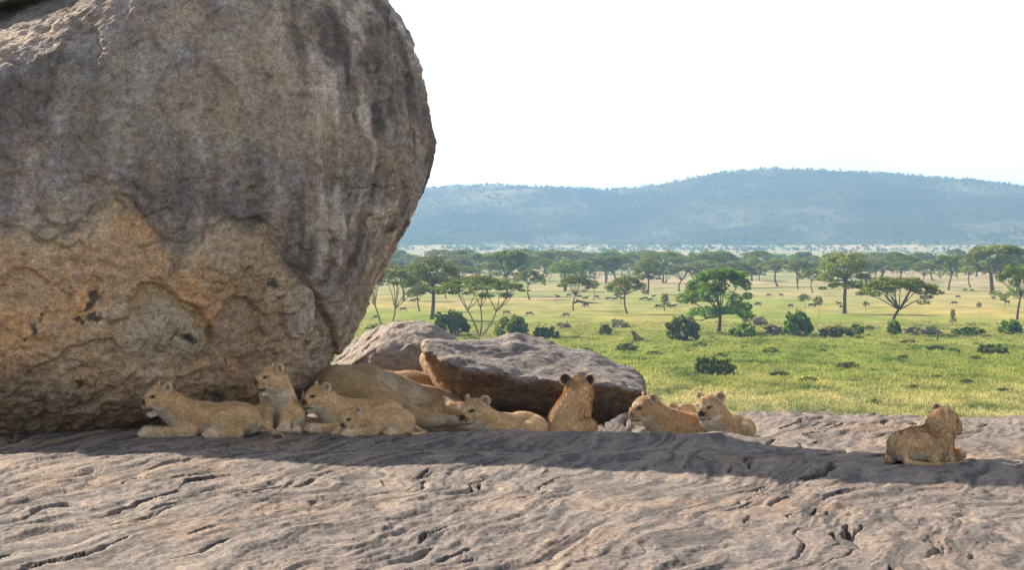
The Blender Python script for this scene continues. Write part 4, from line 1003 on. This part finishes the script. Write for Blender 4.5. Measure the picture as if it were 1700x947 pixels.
def lying(head=(0, 0, 0), head_at=(.375, 0, .325), mouth=0, roll=0.0, tail='side', reach=1.0, hind=1, bend=0.0, chest=0.0, paws=(0, 0)):
    """resting on the chest, forelegs forward; bend curls the front half sideways"""
    by = bend; head_at = (head_at[0] - .025, head_at[1], head_at[2] - .015)
    T = [((-.32, 0, .140), .118), ((-.20, 0, .150), .128), ((0, by * .25, .150), .125), ((.15, by * .65, .165 + chest), .128), ((.22, by * .8, .205 + chest), .105)]
    hx, hy, hz = head_at
    T += [(((.22 + hx) / 2 + .01, (by * .8 + hy) / 2, (.21 + chest + hz) / 2 + .004), .098), ((hx - .045 * math.cos(R(head[0])), hy - .045 * math.sin(R(head[0])), hz - .012), .088)]
    legs = []
    for s, pw in ((1, paws[0]), (-1, paws[1])):
        y0 = by * .7
        legs.append([((.17, y0 + .075 * s, .15), .072), ((.13, y0 + .115 * s, .062), .056), ((.13 + .20 * reach, y0 + .10 * s + pw * .6, .044), .043), ((.13 + .31 * reach, y0 + .092 * s + pw, .044), .050)])
        legs.append([((-.27, .085 * s, .150), .112), ((-.11, .150 * s, .135), .085), ((-.25, .18 * s, .052), .045), ((-.12, .195 * s, .040), .038), ((-.03, .20 * s, .042), .048)])
    if tail == 'side': tl = [((-.42, 0, .10), .028), ((-.50, .05, .04), .022), ((-.48, .18, .022), .019), ((-.36, .27, .020), .018), ((-.22, .31, .020), .021), ((-.17, .32, .022), .024)]
    elif tail == 'down': tl = [((-.42, 0, .12), .030), ((-.50, .02, .07), .024), ((-.57, .06, .026), .021), ((-.60, .16, .022), .020), ((-.57, .24, .022), .024)]
    elif tail == 'off': tl = [((-.42, 0, .10), .028), ((-.50, -.05, .04), .022), ((-.45, -.20, .022), .019), ((-.28, -.30, .020), .018), ((-.05, -.36, .020), .018), ((.05, -.38, .022), .024)]
    else: tl = [((-.42, 0, .12), .03), ((-.52, 0, .05), .024), ((-.68, .03, .022), .02), ((-.84, .0, .022), .024)]
    ex = [((-.27, .0, .20), (.13, .10, .075), .04), ((.14, by * .6, .235 + chest), (.09, .075, .055), .04)]
    for s in (1, -1): ex += [((.155, by * .65 + .088 * s, .175 + chest), (.075, .050, .095), .018), ((-.24, .105 * s, .155), (.135, .065, .10), .015)]
    return dict(torso=T, legs=legs, tail=tl, head=(head_at, rotm(*head), 1.24, mouth), extra=ex)
def sitting(head=(0, 0, 0), head_at=(.165, 0, .475), mouth=0, lean=0.0, spread=.078):
    T = [((-.155, 0, .125), .118), ((-.12, 0, .20), .125), ((-.03, 0, .285), .115), ((.055, 0, .345), .108), ((.095, 0, .385), .092)]
    hx, hy, hz = head_at
    T += [(((.095 + hx) / 2, hy / 2, (.385 + hz) / 2), .092), ((hx - .04 * math.cos(R(head[0])), hy - .04 * math.sin(R(head[0])), hz - .015), .074)]
    legs = []
    for s in (1, -1):
        legs.append([((.075, .075 * s, .33), .070), ((.085, spread * s, .21), .050), ((.115, spread * s, .09), .038), ((.125, spread * s, .045), .036), ((.16, spread * s, .046), .050)])
        legs.append([((-.13, .085 * s, .14), .105), ((.03, .145 * s, .165), .075), ((-.12, .155 * s, .05), .042), ((.02, .16 * s, .034), .036), ((.08, .165 * s, .034), .037)])
    tl = [((-.25, 0, .06), .03), ((-.34, .04, .03), .022), ((-.36, .16, .022), .02), ((-.28, .28, .022), .02), ((-.2, .32, .024), .025)]
    return dict(torso=T, legs=legs, tail=tl, head=(head_at, rotm(*head), 1.26, mouth), extra=[((-.15, 0, .13), (.13, .15, .11), .05), ((.07, .085, .33), (.06, .045, .09), .018), ((.07, -.085, .33), (.06, .045, .09), .018), ((-.06, .145, .13), (.14, .055, .10), .015), ((-.06, -.145, .13), (.14, .055, .10), .015)])
def place_lion(name, J, px, py, heading, label, s=1.0, y=None, dz=0.0, group='lion cubs resting on the rock', cat='lion cub', **kw):
    """px: column of the body's middle; the foot row (or depth y) sets the distance on the rock"""
    if y is None:
        y = 22.0
        for _ in range(30):
            x = (px - 850) / FPX * y; z = float(shelf_base(np.array([x]), np.array([y]))[0]); y += .6 * ((CAM_H - z) * FPX / (py - HOR) - y)
    x = (px - 850) / FPX * y; gx, gy = np.meshgrid(np.linspace(x - .25, x + .25, 7), np.linspace(y - .2, y + .2, 5))
    zz = shelf_base(gx.ravel(), gy.ravel()) + shelf_relief(gx.ravel(), gy.ravel())[0]
    z = float(np.percentile(zz, 60)) - .012 + dz
    body, fur, eyes = build_lion(J, **kw)
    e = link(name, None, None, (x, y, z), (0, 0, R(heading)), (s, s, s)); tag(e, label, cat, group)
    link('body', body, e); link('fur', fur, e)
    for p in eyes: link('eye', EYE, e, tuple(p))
    return e

place_lion('lion_cub', lying((22, -4, 0), (.40, .02, .335), .6, tail='down', reach=1.15), 343, 727, 184, 'cub stretched on its chest under the giant boulder, jaw slightly open, forepaws forward', seed=1, spots=.35)
place_lion('lion_cub', sitting((-62, -2, 0), (.15, -.02, .468), .6), 463, 720, 262, 'cub sitting upright with head turned sideways and mouth open', seed=2, tone=1.18, spots=.2, s=.97)
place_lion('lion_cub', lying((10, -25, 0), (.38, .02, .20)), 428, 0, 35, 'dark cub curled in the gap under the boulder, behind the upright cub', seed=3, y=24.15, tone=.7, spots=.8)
place_lion('lion_cub', lying((2, -6, 0), (.37, -.03, .325), bend=-.05), 592, 0, 206, 'cub lying close beside the upright cub, in front of the lioness rump', seed=4, y=23.6, s=.95, tone=1.1)
place_lion('lion_cub', lying((6, -22, 0), (.35, .0, .215), chest=-.02), 628, 0, 212, 'smallest cub lying before the lioness, face tipped toward the ground', seed=5, y=23.0, s=.74, tone=1.08)
place_lion('lion_cub', lying((0, -10, 0), (.375, 0, .335), bend=.03, tail='back'), 838, 0, 224, 'cub lying at the paws of the lioness, before the slab, rump raised behind', seed=7, y=24.0, tone=1.02, dz=.01)
place_lion('lion_cub', sitting((18, 4, 0), (.165, .02, .475)), 948, 0, 58, 'cub sitting with its back to us before the slab, black ear backs showing', seed=8, y=24.35, s=1.02, tone=1.06, nape=.8, spots=.15)
place_lion('lion_cub', lying((8, -8, 0), (.385, .02, .345), reach=1.05, chest=.02), 1140, 0, 192, 'brown cub lying past the slab tip with another cub behind its back', seed=9, y=24.0, tone=.80, dz=.02)
place_lion('lion_cub', lying((0, -14, 0), (.36, 0, .225)), 1138, 0, 268, 'cub mostly hidden, only its ears and brow above the brown cub', seed=10, y=24.95, tone=.95)
place_lion('lion_cub', lying((-8, -14, 0), (.30, .0, .40), chest=.07, bend=.03), 1200, 0, 240, 'cub with raised head leaning on the rump of the brown cub', seed=11, y=24.0, tone=.84, dz=.0, s=.92)
place_lion('lion_cub', lying((-48, -12, 0), (.37, -.05, .325), tail='off', bend=-.05), 1534, 768, 62, 'cub lying alone away from the others, turned from us, tail along the rock', seed=12, tone=.98, spots=.7, s=.9)

# the grown lionesses, on their sides
def lioness_flank():
    """rump nearest, body running away behind it, hind legs thrown out to the side (+x)"""
    T = [((-.18, .02, .27), .235), ((.05, .12, .265), .235), ((.30, .30, .20), .195), ((.58, .46, .13), .165), ((.80, .58, .10), .14), ((.98, .68, .09), .11), ((1.10, .74, .08), .09)]
    legs = [[((-.12, -.10, .32), .19), ((.20, -.22, .235), .150), ((.50, -.30, .115), .078), ((.74, -.33, .062), .052), ((.88, -.34, .050), .054)],
            [((-.10, -.05, .16), .16), ((.18, -.30, .10), .11), ((.44, -.38, .07), .065), ((.64, -.42, .05), .046), ((.76, -.43, .046), .050)],
            [((.62, .45, .16), .12), ((.80, .22, .10), .085), ((.98, .08, .07), .055), ((1.10, .04, .05), .05)],
            [((.66, .50, .14), .12), ((.86, .36, .09), .08), ((1.06, .24, .06), .055), ((1.18, .2, .05), .05)]]
    tail = [((-.40, .0, .16), .05), ((-.50, -.10, .08), .036), ((-.46, -.34, .035), .03), ((-.20, -.50, .03), .028), ((.12, -.54, .03), .028), ((.22, -.54, .03), .04)]
    return dict(torso=T, legs=legs, tail=tail, head=((1.20, .82, .10), rotm(30, -10, 70), 1.4, 0), extra=[((-.14, -.02, .36), (.24, .20, .12), .08)])
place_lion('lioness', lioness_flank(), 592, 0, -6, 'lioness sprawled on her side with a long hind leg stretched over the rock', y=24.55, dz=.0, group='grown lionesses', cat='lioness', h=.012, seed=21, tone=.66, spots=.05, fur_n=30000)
def lioness_back():
    T = [((-.42, 0, .19), .19), ((-.15, 0, .20), .20), ((.15, 0, .20), .205), ((.36, .05, .20), .17), ((.46, .12, .22), .14), ((.52, .14, .27), .12), ((.55, .12, .30), .11)]
    legs = [[((-.40, -.08, .22), .16), ((-.14, -.22, .15), .11), ((.10, -.30, .07), .06), ((.28, -.34, .05), .048), ((.38, -.35, .045), .05)],
            [((-.40, -.1, .12), .15), ((-.20, -.3, .09), .10), ((-.04, -.42, .06), .06), ((.1, -.48, .045), .05)],
            [((.45, -.08, .2), .12), ((.50, -.26, .12), .08), ((.58, -.42, .06), .055), ((.64, -.5, .05), .05)],
            [((.45, -.1, .12), .12), ((.42, -.3, .08), .08), ((.40, -.5, .05), .055), ((.40, -.58, .05), .05)]]
    return dict(torso=T, legs=legs, tail=[((-.58, 0, .12), .05), ((-.78, -.05, .05), .03), ((-1.0, .05, .03), .03), ((-1.1, .12, .03), .04)], head=((.58, .10, .335), rotm(25, -8, 0), 1.35, 0))
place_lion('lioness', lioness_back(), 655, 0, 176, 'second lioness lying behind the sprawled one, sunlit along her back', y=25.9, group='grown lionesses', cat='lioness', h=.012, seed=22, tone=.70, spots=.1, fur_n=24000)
def cub_side():
    T = [((-.26, 0, .11), .11), ((-.1, 0, .115), .118), ((.08, 0, .115), .12), ((.20, .0, .11), .105), ((.28, .0, .1), .085), ((.34, 0, .1), .075)]
    legs = [[((-.24, -.08, .15), .09), ((-.10, -.2, .13), .06), ((-.22, -.29, .06), .036), ((-.1, -.33, .04), .036)], [((-.24, -.06, .06), .08), ((-.16, -.22, .05), .05), ((-.30, -.3, .04), .034), ((-.2, -.36, .035), .034)],
            [((.18, -.06, .14), .065), ((.24, -.2, .12), .045), ((.14, -.3, .06), .034), ((.2, -.34, .04), .036)], [((.18, -.06, .07), .06), ((.28, -.2, .05), .045), ((.26, -.32, .035), .034), ((.3, -.37, .035), .034)]]
    return dict(torso=T, legs=legs, tail=[((-.36, 0, .06), .025), ((-.5, .05, .03), .02), ((-.6, .0, .025), .024)], head=((.40, -.02, .105), rotm(-20, -15, 60), 1.0, 0))
place_lion('lion_cub', cub_side(), 738, 0, 186, 'pale spotted cub asleep on its side between the lioness and the slab', y=24.75, s=1.05, seed=23, tone=1.1, spots=1.0, belly=(0, -1, 0))
